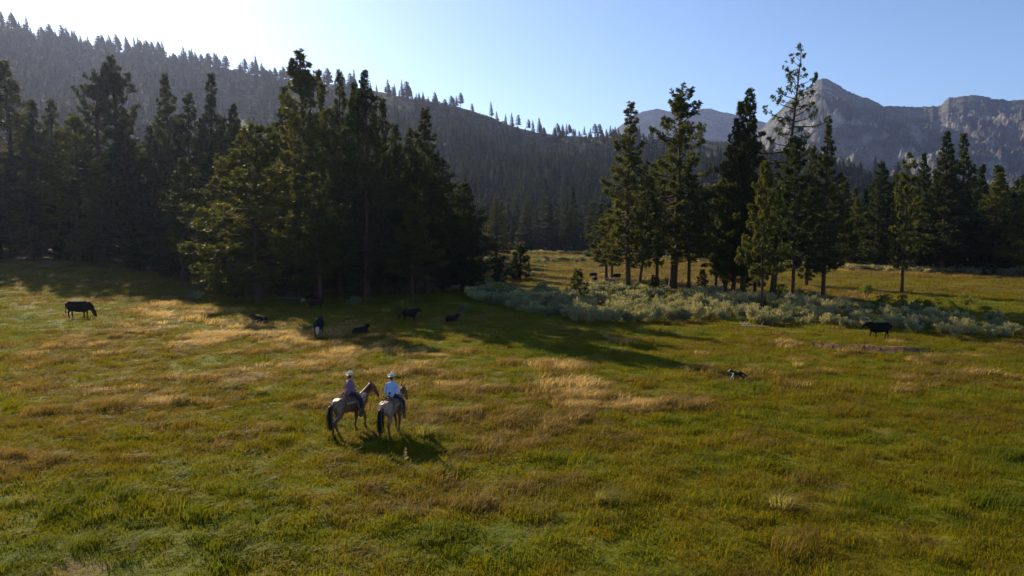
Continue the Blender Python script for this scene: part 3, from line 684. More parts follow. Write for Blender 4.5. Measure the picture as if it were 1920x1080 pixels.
# young pines
GY = 'young pines at the meadow margin'
pine(1083, 0, 509, 42, 'young', 'young pine standing in the sagebrush left of the centre-right stand', GY, base=563)
pine(975, 0, 461, 48, 'young', 'bigger bushy young pine on the meadow margin beside the left wood', GY, base=524)
pine(936, 0, 492, 30, 'young', 'small thin young pine left of the bigger bushy one', GY, base=534)
pine(911, 0, 457, 20, 'young', 'very small young pine far back beside the left wood', GY, base=484)
pine(1317, 0, 508, 22, 'young', 'tiny bright green young pine between the bare trunks', GY, base=540)
pine(1228, 0, 520, 40, 'young', 'small dark young pine at the foot of the slender trunks', GY, base=556)
pine(1868, 117, 500, 26, 'young', 'small green young pine at the shaded edge of the right meadow', GY)
pine(1846, 117, 504, 22, 'young', 'smaller young pine beside another at the shaded edge of the right meadow', GY)

# ------------------------------------------------------------------ far conifers: the 200 largest as objects, the rest as one wood
def far_pine(seed, H, W, nl, tuft_d, bw, blade, cb=.08, nb=3, power=.85):
    TV, TF, NV, NF = pine_geo(seed, H=H, cb=cb, W=W, power=power, nl=nl, tuft_d=tuft_d, blade=blade, bw=bw, nb=nb, trunk_r=.28, limbs_seg=3, gap=.15)
    return TV, TF, NV, NF
FARP = []
for k in range(4):
    TV, TF, NV, NF = far_pine(300 + k, 22, 3.1 + .25 * k, 90, 4.6, .24, .75, cb=(.06, .1, .14, .2)[k], power=(.9, .75, .85, .6)[k])
    n0 = len(TV); F = TF + [tuple(i + n0 for i in f) for f in NF]
    FARP.append(mesh_from('far_pine_tree', TV + NV, F, False, [M['bark'], M['needles_far']], [0] * len(TF) + [1] * len(NF)))
def simple_pine(seed, H, W, cb, n, power):
    g = random.Random(seed); V, F, mi = [], [], []
    limb_tube(V, F, [Vector((0, 0, -1)), Vector((0, 0, H * .5)), Vector((0, 0, H * .97))], [.3, .2, .04], 3); mi += [0] * len(F)
    for i in range(n):
        u = (i + g.random()) / n; z = H * (cb + (1 - cb) * u); r = W * ((1 - u) ** power + .06) * g.uniform(.6, 1.2); a = i * 2.4 + g.gauss(0, .3)
        for q in range(2):
            aa = a + g.gauss(0, .35); c, s = math.cos(aa), math.sin(aa); w = max(.35, r * g.uniform(.45, .75)); dz = g.uniform(-.5, .7)
            b = len(V)
            V += [(c * .1 * r, s * .1 * r, z + .2), (c * r * .7 - s * w, s * r * .7 + c * w, z + dz * .5 - .2), (c * r, s * r, z + dz), (c * r * .7 + s * w, s * r * .7 - c * w, z + dz * .5 + .75)]
            F.append((b, b + 1, b + 2, b + 3)); mi.append(1)
    for q in range(3):
        a = q * 1.05; b = len(V); V += [(math.cos(a) * .35, math.sin(a) * .35, H * .90), (-math.cos(a) * .35, -math.sin(a) * .35, H * .90), (0, 0, H)]; F.append((b, b + 1, b + 2)); mi.append(1)
    return np.array(V), F, mi
SIMP = [simple_pine(400, 20, 3.6, .06, 84, .85), simple_pine(401, 20, 3.2, .10, 80, .75), simple_pine(402, 19, 4.0, .28, 60, .45), simple_pine(403, 20, 2.9, .15, 70, .9)]
def far_positions():
    g = np.random.default_rng(77)
    n = 60000
    Y = np.sqrt(g.uniform(112 ** 2, 960 ** 2, n)); px = g.uniform(-420, 2250, n); x = (px - 960) / FPX * Y
    F, R, H = ridge_params(x / Y); s = (Y - F) / (R - F)
    e = edge_depth(px) + 4
    dens = np.interp(s, [-5, 0, .25, .5, .8, 1.0], [1, 1, .95, .8, .62, .5])
    nz = fbm(x / 70, Y / 110, 91, 3)
    dens = dens * sstep(0.34, 0.56, nz + 0.25 * (s < .3))
    dens = np.where((px < 330) & (s > 0.2), np.maximum(dens, .75), dens)
    hz = height_for(Y, 0)
    z = T(x, Y); _, py = project(x, Y, z)
    openb = np.exp(-(((px - 420) / 150) ** 2 + ((py - 215) / 48) ** 2)) + np.exp(-(((px - 1050) / 130) ** 2 + ((py - 285) / 22) ** 2)) + np.exp(-(((px - 830) / 60) ** 2 + ((py - 235) / 22) ** 2)) + np.exp(-(((px - 1330) / 120) ** 2 + ((py - 285) / 22) ** 2))
    dens = dens * (1 - np.clip(1.2 * openb, 0, .95))
    dens = np.where(s > .86, np.where(px < 600, np.clip(dens, .16, .45), np.minimum(dens, .10)), dens)
    ok = (Y > e) & (s < 1.03) & (g.random(n) < dens)
    ok &= ~((px < 880) & (Y < 200))
    x, Y, z, px = x[ok], Y[ok], z[ok], px[ok]
    # thin to a minimum spacing
    cell = {}; keep = []
    for i in range(len(x)):
        md = 5.2 if Y[i] < 420 else 5.4
        cx, cy_ = int(x[i] // 8), int(Y[i] // 8); good = True
        for a in (-1, 0, 1):
            for b in (-1, 0, 1):
                for q in cell.get((cx + a, cy_ + b), ()):
                    if (x[q] - x[i]) ** 2 + (Y[q] - Y[i]) ** 2 < md * md: good = False; break
        if good: cell.setdefault((cx, cy_), []).append(i); keep.append(i)
    return x[keep], Y[keep], z[keep], px[keep]
fx, fy, fz, fpx = far_positions()
print('FAR PINES', len(fx))
vis = (fpx > 860) & (fpx < 1945)
order = [i for i in np.argsort(fy) if vis[i] and min(math.hypot(fx[i] - a, fy[i] - b) for a, b in NEAR) > 4.5]
ind = set(order[:190])
for c_, i in enumerate(order[:190]):
    if fpx[i] < 1150: lb, gp = 'distant dark conifer where the forest meets the far meadow, left of the centre-right stand', 'conifers at the far edge of the middle meadow'
    elif fpx[i] < 1600: lb, gp = 'distant dark conifer seen between the bare trunks of the centre-right stand', 'conifers behind the centre-right stand'
    else: lb, gp = 'dark conifer in the wood behind the right-hand meadow', 'conifers behind the right meadow'
    o = obj('pine_tree', FARP[R0.randrange(4)], loc=(fx[i], fy[i], fz[i] - .2))
    tall = 1.0 if fpx[i] < 1250 else 0.86
    s_ = R0.uniform(.62, 1.12) * tall; w_ = s_ * R0.uniform(1.0, 1.45); o.scale = (w_, w_, s_); o.rotation_euler = (0, 0, R0.random() * 6.28)
    dp = 'front row' if fy[i] - edge_depth(fpx[i]) < 14 else 'second row' if fy[i] - edge_depth(fpx[i]) < 30 else 'deep among the rest'
    zn = [(1000, 'behind the bushy young pine'), (1120, 'behind the far calves'), (1180, 'behind the short pine pair'), (1250, 'behind the tall conical pine'), (1330, 'behind the thickest trunk'), (1410, 'behind the dense dark cluster'), (1480, 'behind the sparse tall pine'), (1560, 'behind the straight tall pine'), (1660, 'left of the lone padded pine'), (1740, 'right of the lone padded pine'), (1820, 'around the twin great pines'), (1890, 'right of the twin great pines'), (9999, 'at the right photo edge')]
    tag(o, ('tall' if s_ > .92 * tall else 'short' if s_ < .76 * tall else 'mid-sized') + ' far dark conifer, ' + dp + ', ' + next(q for lim, q in zn if fpx[i] < lim), 'pine tree', gp)
rest = np.array([i for i in range(len(fx)) if i not in ind])
gg = np.random.default_rng(88); n = len(rest)
s_ = gg.uniform(.35, 1.0, n) * np.where(gg.random(n) < .12, 1.25, 1); w_ = s_ * gg.uniform(1.0, 1.6, n)
Fq, Rq, _h = ridge_params(fx[rest] / fy[rest]); sq = (fy[rest] - Fq) / (Rq - Fq)
pidr = np.where(sq > .8, gg.choice([0, 2, 3, 2], n), gg.choice([0, 1, 1, 3], n))
scatter('distant_forest', SIMP, np.stack([fx[rest], fy[rest], fz[rest] - .3], 1), pidr.astype(float),
        np.stack([gg.normal(0, .02, n), gg.normal(0, .02, n), gg.uniform(0, 6.28, n)], 1), np.stack([w_, w_, s_], 1), gg.random(n), [M['bark'], M['needles_far']])

# ------------------------------------------------------------------ brush on the hillside
def bush_geo(seed, R, H, n, lw, ll, upright=.5, nl=7):
    g = random.Random(seed); V, F = [], []
    lobes = [(g.gauss(0, R * .42), g.gauss(0, R * .42), H * g.uniform(.35, .9), R * g.uniform(.35, .6) * (7 / nl) ** .5) for _ in range(nl)]
    for i in range(n):
        lx, ly, lz, lr = lobes[g.randrange(nl)]
        d = Vector((g.gauss(0, 1), g.gauss(0, 1), abs(g.gauss(0, 1)) * 1.1 - .25)).normalized()
        rr = g.uniform(.72, 1.06)
        p = Vector((lx + d.x * lr * rr, ly + d.y * lr * rr, max(.03, lz + d.z * lr * rr * H / R * .6 - H * .12)))
        ax = (d * (1 - upright) + Vector((0, 0, upright)) + Vector((g.gauss(0, .3), g.gauss(0, .3), g.gauss(0, .2)))).normalized()
        s = ax.cross(Vector((g.gauss(0, 1), g.gauss(0, 1), g.gauss(0, 1)))).normalized() * lw * g.uniform(.7, 1.3); L = ll * g.uniform(.6, 1.3); b = len(V)
        V += [tuple(p - s * .4), tuple(p + ax * L * .6 + s), tuple(p + ax * L), tuple(p + ax * L * .6 - s)]; F.append((b, b + 1, b + 2, b + 3))
    return V, F
CH = []
for k in range(3):
    V, F = bush_geo(600 + k, 1.3, 1.5, 60, .35, .7, .3); CH.append((np.array(V), F, [0] * len(F)))
def plume_geo(seed, R, H, npl, nleaf, lw, ll):
    g = random.Random(seed); V, F = [], []
    for i in range(npl):
        a = g.random() * 6.283; r1 = R * math.sqrt(g.random()) * 1.05; h = H * g.uniform(.55, 1.2) * (1 - .35 * (r1 / R) ** 2)
        b0 = Vector((math.cos(a) * r1 * .3, math.sin(a) * r1 * .3, .05)); b1 = Vector((math.cos(a + g.gauss(0, .2)) * r1, math.sin(a) * r1, h))
        ax = (b1 - b0).normalized()
        for k in range(nleaf):
            s = g.random() ** .6; w = R * .20 * (1.15 - .75 * s) * (0.4 + s)
            p = b0.lerp(b1, s) + Vector((g.gauss(0, w), g.gauss(0, w), g.gauss(0, w * .6))); p.z = max(.03, p.z)
            d = (ax + Vector((0, 0, .5)) + Vector((g.gauss(0, .38), g.gauss(0, .38), g.gauss(0, .25)))).normalized()
            sd_ = d.cross(Vector((g.gauss(0, 1), g.gauss(0, 1), g.gauss(0, 1)))).normalized() * lw * g.uniform(.7, 1.4); L = ll * g.uniform(.5, 1.4); b = len(V)
            V += [tuple(p - sd_ * .4), tuple(p + d * L * .6 + sd_), tuple(p + d * L), tuple(p + d * L * .6 - sd_)]; F.append((b, b + 1, b + 2, b + 3))
    return V, F
def chap():
    g = np.random.default_rng(99); n = 15000
    Y = np.sqrt(g.uniform(230 ** 2, 900 ** 2, n)); px = g.uniform(-60, 1980, n); x = (px - 960) / FPX * Y
    F, R, H = ridge_params(x / Y); s = (Y - F) / (R - F)
    ok = (s > .08) & (s < 1.0) & (g.random(n) < .25 + .75 * sstep(.4, .62, fbm(x / 45, Y / 60, 95, 3)))
    x, Y = x[ok], Y[ok]; n = len(x); sc = g.uniform(.6, 1.8, n)
    scatter('hillside_brush', CH, np.stack([x, Y, T(x, Y)], 1), g.integers(0, 3, n).astype(float), np.stack([np.zeros(n), np.zeros(n), g.uniform(0, 6.28, n)], 1),
            np.stack([sc * 1.2, sc * 1.2, sc], 1), g.random(n), [M['chaparral']])
chap()

# ------------------------------------------------------------------ sagebrush belt and shrubs
SAGE = []
for k in range(5):
    R_ = (.75, .85, .65, .8, .7)[k]; V, F = plume_geo(700 + k, R_, 1.0, 22, 62, .024, .21)
    TV, TF = [], []
    g = random.Random(k)
    for i in range(9):
        a = g.random() * 6.28; limb_tube(TV, TF, [Vector((0, 0, -.05)), Vector((math.cos(a) * R_ * .4, math.sin(a) * R_ * .4, .35)), Vector((math.cos(a) * R_ * .75, math.sin(a) * R_ * .75, .65))], [.03, .018, .008], 3)
    n0 = len(V); SAGE.append(mesh_from('sagebrush', V + TV, F + [tuple(i + n0 for i in f) for f in TF], False, [M['sage'], M['sage_dry']], [0] * len(F) + [1] * len(TF)))
UPX = [880, 940, 1000, 1060, 1100, 1160, 1230, 1330, 1400, 1480, 1560, 1620, 1700, 1760, 1830, 1900]
UPY = [548, 540, 543, 556, 545, 534, 552, 552, 560, 562, 564, 580, 590, 596, 606, 614]
LOY = [566, 574, 590, 604, 605, 606, 606, 600, 606, 610, 614, 616, 624, 630, 632, 634]
def sage_points():
    g = np.random.default_rng(123); out = []
    def add(px, py, md):
        p = at(px, py)
        if all((p.x - a.x) ** 2 + (p.y - a.y) ** 2 > md * md for a, _ in out): out.append((p, py)); return True
    # lower margin drawn first so that the belt has a clean front
    for i in range(3200):
        px = g.uniform(885, 1895); lo = np.interp(px, UPX, LOY); up = np.interp(px, UPX, UPY)
        py = up + (lo - up) * g.uniform(0, 1) ** .8
        if vnoise(np.array([px / 26.]), np.array([py / 9.]), 5)[0] < .30 + .08 * (px > 1560): continue
        add(px, py, .94)
        if len(out) >= 520: break
    return out
sp_ = sage_points(); sp_.sort(key=lambda q: q[0].y)
print('SAGE', len(sp_))
GS = 'sagebrush bushes of the grey-green belt below the pines'
tops = {}
for i, (p, py) in enumerate(sp_[:300]):
    o = obj('sagebrush', SAGE[R0.randrange(5)], loc=p); s_ = R0.uniform(.42, 1.02) * (1.25 if R0.random() < .12 else 1); o.scale = (s_, s_, s_ * R0.uniform(.75, 1.25)); o.rotation_euler = (0, 0, R0.random() * 6.28)
    x_ = px_of(p.x, p.y)
    u_ = (py - np.interp(x_, UPX, UPY)) / (np.interp(x_, UPX, LOY) - np.interp(x_, UPX, UPY))
    row = 'at the front edge of the belt' if u_ > .72 else 'at the back of the belt' if u_ < .34 else 'in the middle of the belt'
    lms = [(960, 'right of the left wood'), (1030, 'below the bushy young pine'), (1110, 'around the lone young pine'), (1170, 'under the short pine pair'), (1230, 'below the tall conical pine'), (1290, 'below the thickest trunk'), (1350, 'below the reddish trunk'), (1410, 'below the dense dark cluster'), (1460, 'by the nearest bare trunk'), (1520, 'below the sparse tall pine'), (1590, 'below the straight tall pine'), (1640, 'just left of the walking cow'), (1700, 'behind the walking cow'), (1770, 'below the lone padded pine'), (1830, 'below the shrub row'), (9999, 'at the right end')]
    lb = ('large' if s_ > .88 else 'small' if s_ < .62 else 'mid-sized') + ' sagebrush ' + row + ' ' + next(q for lim, q in lms if x_ < lim)
    tag(o, lb, 'sagebrush', GS)
SG2 = []
for k in range(2):
    V, F = bush_geo(720 + k, .9, 1.0, 260, .08, .3, .6); SG2.append((np.array(V), F, [0] * len(F)))
def rest_sage():
    g = np.random.default_rng(5); P = [tuple(p) for p, _ in sp_[300:]]
    for i in range(520):                                    # brush fringe along the far edge of the meadow
        px = g.uniform(1590, 2000); Y = edge_depth(px) - g.uniform(-5, 5) + (3 if px > 1700 else 0); x = (px - 960) / FPX * Y
        P.append((x, Y, Tz(x, Y)))
    for i in range(150):
        px = g.uniform(905, 1130); Y = g.choice([g.uniform(160, 190), 232 + g.uniform(-8, 8)]); x = (px - 960) / FPX * Y; P.append((x, Y, Tz(x, Y)))
    for i in range(90):
        px = g.uniform(1240, 1600); Y = edge_depth(px) - g.uniform(0, 8); x = (px - 960) / FPX * Y; P.append((x, Y, Tz(x, Y)))
    P = np.array(P); n = len(P); sc = g.uniform(.6, 1.2, n)
    scatter('distant_sagebrush', SG2, P, g.integers(0, 2, n).astype(float), np.stack([np.zeros(n), np.zeros(n), g.uniform(0, 6.28, n)], 1), np.stack([sc, sc, sc * .9], 1), g.random(n), [M['sage']])
rest_sage()
def lone_sage(px, py, s, label):
    o = obj('sagebrush', SAGE[R0.randrange(5)], loc=at(px, py)); o.scale = (s, s, s * .9); tag(o, label, 'sagebrush')
lone_sage(356, 560, 1.0, 'pair-forming grey sagebrush on the left, catching light at the shadow edge')
lone_sage(372, 561, .9, 'right neighbour of the grey sagebrush pair at the shadow edge on the left')
lone_sage(663, 574, .95, 'lone sagebrush in the shade beside the massive pine trunk')
lone_sage(868, 588, .8, 'lone sagebrush in the shade just behind the rightmost resting cow')
SHR = []
for k in range(3):
    V, F = bush_geo(740 + k, 1.1, 1.5, 1100, .05, .16, .25); TV, TF = [], []
    g = random.Random(k + 50)
    for i in range(7):
        a = g.random() * 6.28; limb_tube(TV, TF, [Vector((0, 0, -.1)), Vector((math.cos(a) * .3, math.sin(a) * .3, .6)), Vector((math.cos(a) * .75, math.sin(a) * .75, 1.1))], [.045, .03, .01], 4)
    n0 = len(V); SHR.append(mesh_from('shrub', V + TV, F + [tuple(i + n0 for i in f) for f in TF], False, [M['shrub'], M['bark']], [0] * len(F) + [1] * len(TF)))
def shrub(px, py, top, w, label, k=0):
    p = at(px, py); h = height_for(p.y, top) - p.z; ww = w * p.y / FPX / 2 / 1.45
    o = obj('shrub', SHR[k], loc=p); o.scale = (ww, ww, h / 1.75); o.rotation_euler = (0, 0, R0.random() * 6); tag(o, label, 'shrub', 'green shrubs along the back of the sagebrush')
shrub(1625, 560, 527, 34, 'light green round-topped shrub with a tiny bare stem in the right meadow', 0)
shrub(1655, 572, 550, 38, 'dark leafy shrub left of the lone padded pine trunk', 1)
shrub(1693, 574, 551, 30, 'round dark green shrub at the foot of the lone padded pine', 2)
shrub(1640, 580, 562, 36, 'low dark shrub in front of the leafy shrub left of the lone pine', 0)
shrub(1718, 574, 560, 24, 'small yellow-green shrub right of the round one', 1)
shrub(1738, 588, 558, 34, 'darkest big shrub in the middle of the right-hand shrub row', 0)
shrub(1760, 574, 558, 18, 'small upright shrub just behind the darkest big shrub', 2)
shrub(1785, 578, 562, 28, 'yellow-green shrub between the small upright and the leaning shrub', 1)
shrub(1812, 573, 549, 36, 'leaning dark shrub sticking up highest near the right end of the row', 2)
shrub(1848, 586, 572, 36, 'low dark shrub at the right end of the shrub row', 0)
shrub(1800, 588, 574, 40, 'dark shrub in front of the leaning dark shrub', 1)
shrub(1918, 587, 576, 20, 'small shrub cut by the right photo edge', 1)
shrub(1462, 556, 530, 34, 'green shrub between the bare trunks under the sparse tall pine', 2)
shrub(1500, 556, 540, 32, 'low green shrub left of the thick reddish trunk', 1)
shrub(1524, 560, 544, 28, 'small green shrub touching the thick reddish trunk', 0)
shrub(1215, 548, 532, 24, 'small green shrub behind the leaning short pine', 1)
shrub(1250, 534, 520, 22, 'small bright shrub left of the thickest trunk', 0)
shrub(748, 596, 562, 60, 'dark shrub in deep shade behind the standing shaded cow', 1)
shrub(935, 556, 528, 34, 'olive shrub where the left wood meets the sagebrush', 2)
shrub(780, 572, 550, 34, 'small olive shrub behind the standing shaded cow', 0)

# ------------------------------------------------------------------ fallen wood
def log_obj(px, py, L, r, ang, label, seed, name='fallen_log', m='deadwood'):
    g = random.Random(seed); V, F = [], []
    n = 9; pts = [Vector((L * (k / (n - 1) - .5), g.gauss(0, .03 * L / n * 3), r * .7 + g.gauss(0, .02))) for k in range(n)]
    limb_tube(V, F, pts, [r * (1 - .5 * k / (n - 1)) for k in range(n)], 8); F.append(tuple(range(7, -1, -1)))
    for k in range(6):
        p = pts[g.randrange(1, n - 1)]; a = g.random() * 6.28; d = Vector((.3, math.cos(a), abs(math.sin(a)) + .15)).normalized() * g.uniform(.25, .8)
        limb_tube(V, F, [p, p + d * .5, p + d + Vector((.1, 0, .05))], [r * .35, r * .22, r * .06], 4)
    p = at(px, py); o = obj(name, mesh_from(name, V, F, True, [M[m]]), loc=p); o.rotation_euler = (0, 0, ang); return tag(o, label, 'fallen wood', 'bleached fallen wood')
log_obj(1415, 613, 1.9, .06, -.45, 'white fallen branch on the grass in front of the sagebrush, left of the bare soil', 1)
log_obj(1398, 608, 0.9, .05, -.2, 'short white stick at the left end of the fallen branch by the sagebrush', 2)
log_obj(1240, 533, 3.4, .17, .1, 'pale fallen log behind the thickest pine trunk', 3)
log_obj(1330, 536, 4.5, .12, -.05, 'thin pale fallen log between the bare trunks', 4)
log_obj(545, 561, 3.4, .17, -.35, 'grey fallen log in the shade at the foot of the left wood', 5, m='deadwood_shaded')
log_obj(72, 486, 5.0, .16, -.5, 'thin broken log lying at the wood edge far left', 6, m='deadwood_shaded')
log_obj(90, 492, 4.2, .14, -.1, 'brightest fallen log at the wood edge far left', 7, m='deadwood_shaded')
log_obj(128, 496, 2.6, .12, -.5, 'short fallen log at the right end of the far left group', 8, m='deadwood_shaded')
log_obj(1705, 572, 2.2, .08, -.2, 'pale stick lying in front of the round shrub by the lone pine', 9)

# ------------------------------------------------------------------ bodies: lofted volumes fused into one continuous skin
def loft(bm, pts, rad, seg=12, ref=None):
    pts = [Vector(p) for p in pts]; rad = [(r, r) if not isinstance(r, tuple) else r for r in rad]; n = len(pts); rings = []
    for i in range(n):
        t = (pts[min(i + 1, n - 1)] - pts[max(i - 1, 0)]).normalized()
        a = Vector(ref or (0, 1, 0)); a = (a - t * a.dot(t))
        if a.length < .2: a = Vector((1, 0, 0)); a = a - t * a.dot(t)
        a.normalize(); b = t.cross(a)
        rings.append([bm.verts.new(pts[i] + a * (math.cos(k * 6.28318 / seg) * rad[i][0]) + b * (math.sin(k * 6.28318 / seg) * rad[i][1])) for k in range(seg)])
    for i in range(n - 1):
        for k in range(seg):
            bm.faces.new((rings[i][k], rings[i][(k + 1) % seg], rings[i + 1][(k + 1) % seg], rings[i + 1][k]))
    bm.faces.new(rings[0][::-1]); bm.faces.new(rings[-1])
    for i in (0, n - 1): ball(bm, pts[i], (min(rad[i]),) * 3)
def ball(bm, c, r, rot=None, sub=2):
    mt = Matrix.Translation(Vector(c)) @ (rot.to_matrix().to_4x4() if rot else Matrix()) @ Matrix.Diagonal((*(r if isinstance(r, tuple) else (r, r, r)), 1))
    bmesh.ops.create_icosphere(bm, subdivisions=sub, radius=1, matrix=mt)
def fuse(bm, name, voxel, smooth=4, mat=None, colf=None, raw=False):
    me = bpy.data.meshes.new(name); bmesh.ops.recalc_face_normals(bm, faces=bm.faces); bm.to_mesh(me); bm.free()
    if not raw:
        t = bpy.data.objects.new('tmp', me); COL.objects.link(t)
        r = t.modifiers.new('r', 'REMESH'); r.mode = 'VOXEL'; r.voxel_size = voxel; r.use_smooth_shade = True
        if smooth: s = t.modifiers.new('s', 'SMOOTH'); s.factor = .5; s.iterations = smooth
        dg = bpy.context.evaluated_depsgraph_get(); dg.update()
        m2 = bpy.data.meshes.new_from_object(t.evaluated_get(dg)); bpy.data.objects.remove(t); bpy.data.meshes.remove(me); me = m2; me.name = name
    me.materials.clear(); me.materials.append(mat)
    me.polygons.foreach_set('use_smooth', np.ones(len(me.polygons), bool)); me.update()
    if colf: colattr(me, colf)
    return me
def ribbons(paths, w, mat, name):
    V, F = [], []
    for P in paths:
        P = [Vector(p) for p in P]; b = len(V); n = len(P); s = Vector((R0.gauss(0, 1), R0.gauss(0, 1), 0)).normalized() * w
        for i, p in enumerate(P):
            k = 1 - .75 * i / (n - 1); V += [tuple(p - s * k), tuple(p + s * k)]
            if i: F.append((b + 2 * i - 2, b + 2 * i - 1, b + 2 * i + 1, b + 2 * i))
    return mesh_from(name, V, F, False, [mat])

def lerpc(a, b, t): return np.asarray(a) * (1 - t[:, None]) + np.asarray(b) * t[:, None]
# ---- horse, facing +X, feet at z=0
def build_horse(label, loc, heading, coat, pose, patch=False):
    bm = bmesh.new()
    loft(bm, [(-.80, 0, 1.16), (-.70, 0, 1.20), (-.50, 0, 1.22), (-.22, 0, 1.20), (.08, 0, 1.15), (.34, 0, 1.14), (.55, 0, 1.17), (.70, 0, 1.20)],
         [(.12, .14), (.21, .23), (.285, .285), (.275, .28), (.295, .31), (.27, .33), (.23, .30), (.15, .20)], 16)
    ball(bm, (.40, 0, 1.42), (.20, .09, .12)); ball(bm, (-.50, .10, 1.30), (.26, .18, .20)); ball(bm, (-.50, -.10, 1.30), (.26, .18, .20))
    nz = pose.get('neck', 0)
    loft(bm, [(.50, 0, 1.22), (.72, 0, 1.42), (.92, 0, 1.62 + nz), (1.06, 0, 1.78 + nz)], [(.16, .28), (.115, .21), (.09, .155), (.075, .115)], 14)
    hx, hz = 1.06, 1.76 + nz
    loft(bm, [(hx - .02, 0, hz + .02), (hx + .10, 0, hz - .10), (hx + .24, 0, hz - .30), (hx + .34, 0, hz - .46), (hx + .37, 0, hz - .53)],
         [(.085, .11), (.095, .125), (.065, .085), (.055, .062), (.045, .05)], 12)
    ball(bm, (hx + .05, 0, hz - .16), (.12, .075, .12))
    for s in (1, -1):
        loft(bm, [(hx - .03, .055 * s, hz + .07), (hx - .01, .075 * s, hz + .15), (hx + .01, .07 * s, hz + .22)], [.032, .034, .010], 8)
        ball(bm, (hx + .12, .082 * s, hz - .07), (.025, .015, .02))                    # brow over the eye
    for s, key in ((1, 'hl'), (-1, 'hr')):
        dx, lift = pose[key]; y = .155 * s
        loft(bm, [(-.56, y * .8, 1.20), (-.48 + dx * .25, y, .98), (-.50 + dx * .35, y * 1.02, .80), (-.68 + dx * .7, y, .54 + lift * .5), (-.665 + dx * .85, y * .95, .36 + lift * .8), (-.62 + dx, y * .92, .17 + lift)],
             [(.14, .22), (.13, .19), (.085, .11), (.055, .075), (.038, .045), (.042, .048)], 12)
        loft(bm, [(-.62 + dx, y * .92, .17 + lift), (-.575 + dx, y * .92, .08 + lift), (-.55 + dx, y * .92, .02 + lift)], [(.042, .045), (.052, .055), (.066, .075)], 12)
    for s, key in ((1, 'fl'), (-1, 'fr')):
        dx, lift = pose[key]; y = .13 * s
        loft(bm, [(.50, y * .9, 1.12), (.45 + dx * .15, y * 1.1, .88), (.49 + dx * .6 + lift * .6, y, .52 + lift * .4), (.49 + dx * .85 + lift * .3, y * .95, .34 + lift * .8), (.49 + dx, y * .9, .16 + lift)],
             [(.10, .17), (.085, .115), (.055, .062), (.036, .042), (.042, .045)], 12)
        loft(bm, [(.49 + dx, y * .9, .16 + lift), (.53 + dx, y * .9, .08 + lift), (.55 + dx, y * .9, .02 + lift)], [(.04, .044), (.05, .054), (.062, .07)], 12)
    def colf(co):
        n = len(co); x, y, z = co[:, 0], co[:, 1], co[:, 2]
        nzv = fbm(x * 3.2 + y * 2, z * 3.2 + y, 5, 3)
        c = lerpc(coat['body'], coat['body2'], np.clip((nzv - .3) * 2.2, 0, 1))
        c = lerpc(c, coat['points'], sstep(.62, .95, x + .35 * (z - 1.3) + .1 * (nzv - .5)))       # neck and head
        c = lerpc(c, coat['legs'], sstep(.84, .55, z + .15 * (nzv - .5)))
        c = lerpc(c, coat['points'], sstep(1.0, .62, z) * sstep(.62, .40, z) * .3)
        if patch: c = lerpc(c, (.05, .035, .03), np.exp(-(((x + .42) / .045) ** 2 + ((z - 1.20) / .05) ** 2)) * (y < 0) * .9)
        c = lerpc(c, (.02, .015, .012), sstep(.10, .07, z))
        c = lerpc(c, (.03, .02, .018), sstep(hx + .30, hx + .36, x) * (z > 1))
        eye = np.exp(-(((x - hx - .13) / .025) ** 2 + ((z - hz + .08) / .022) ** 2)); return lerpc(c, (.005, .004, .004), np.clip(eye * 1.4, 0, 1) * (np.abs(y) > .06))
    h = obj('horse', fuse(bm, 'horse', .019, 3, M['coat'], colf)); h.location = loc; h.rotation_euler = (0, 0, heading); h.scale = ((HS2 if patch else HS),) * 3
    tag(h, label, 'horse', 'saddle horses walking side by side')
    # tail and mane
    P = []
    for k in range(150):
        a = R0.gauss(0, .045); b = R0.gauss(0, .04); L = R0.uniform(.75, 1.0)
        P.append([(-.80, a * .5, 1.31), (-.90 + b * .5, a, 1.22), (-.95 + b, a * 1.5, 1.30 - L * .5), (-.92 + b * 1.5, a * 1.8, 1.26 - L)])
    obj('tail', ribbons(P, .017, M['hairdark'], 'tail'), h)
    P = []
    for k in range(110):
        u = R0.random(); x = .50 + .56 * u; z = 1.50 + .37 * u + nz * u; s = -1 if R0.random() < .8 else 1
        P.append([(x, 0, z), (x - .02, .075 * s, z - .05), (x - .04 + R0.gauss(0, .02), .11 * s, z - .22)])
    obj('mane', ribbons(P, .013, M['hairdark'] if coat['mane'] else M['leather'], 'mane'), h)
    # blanket
    def strap(name, pts, w, th, m, par, seg=10):
        bm = bmesh.new(); loft(bm, pts, [(w, th)] * len(pts), 6, ref=(1, 0, 0)); return obj(name, fuse(bm, name, 0, mat=m, raw=True), par)
    def shell(name, x0, x1, drop, off, th, m, par, flare=0.0):
        V, F = [], []; nx, na = 9, 17
        for o_ in (0, th):
            for i in range(nx):
                x = x0 + (x1 - x0) * i / (nx - 1); zc = 1.17 + .02 * math.cos(x * 4)
                for j in range(na):
                    a = math.radians(90 + (j / (na - 1) - .5) * 2 * drop); f = abs(j / (na - 1) - .5) * 2
                    V.append((x + flare * f * (i / (nx - 1) - .5), math.cos(a) * (.295 + off + o_ + .02 * f), zc + math.sin(a) * (.325 + off + o_ + (.05 if x > .2 else 0) * (1 - f))))
        for q in (0, 1):
            for i in range(nx - 1):
                for j in range(na - 1):
                    a = q * nx * na + i * na + j; f = (a, a + 1, a + na + 1, a + na); F.append(f if q else f[::-1])
        e = nx * na
        for i in range(nx - 1):
            for j in (0, na - 1): a = i * na + j; F.append((a, a + na, a + na + e, a + e))
        for j in range(na - 1):
            for i in (0, nx - 1): a = i * na + j; F.append((a, a + 1, a + 1 + e, a + e))
        return obj(name, mesh_from(name, V, F, True, [m]), par)
    shell('saddle_blanket', -.36, .42, 78, .012, .018, M['blanket'], h)
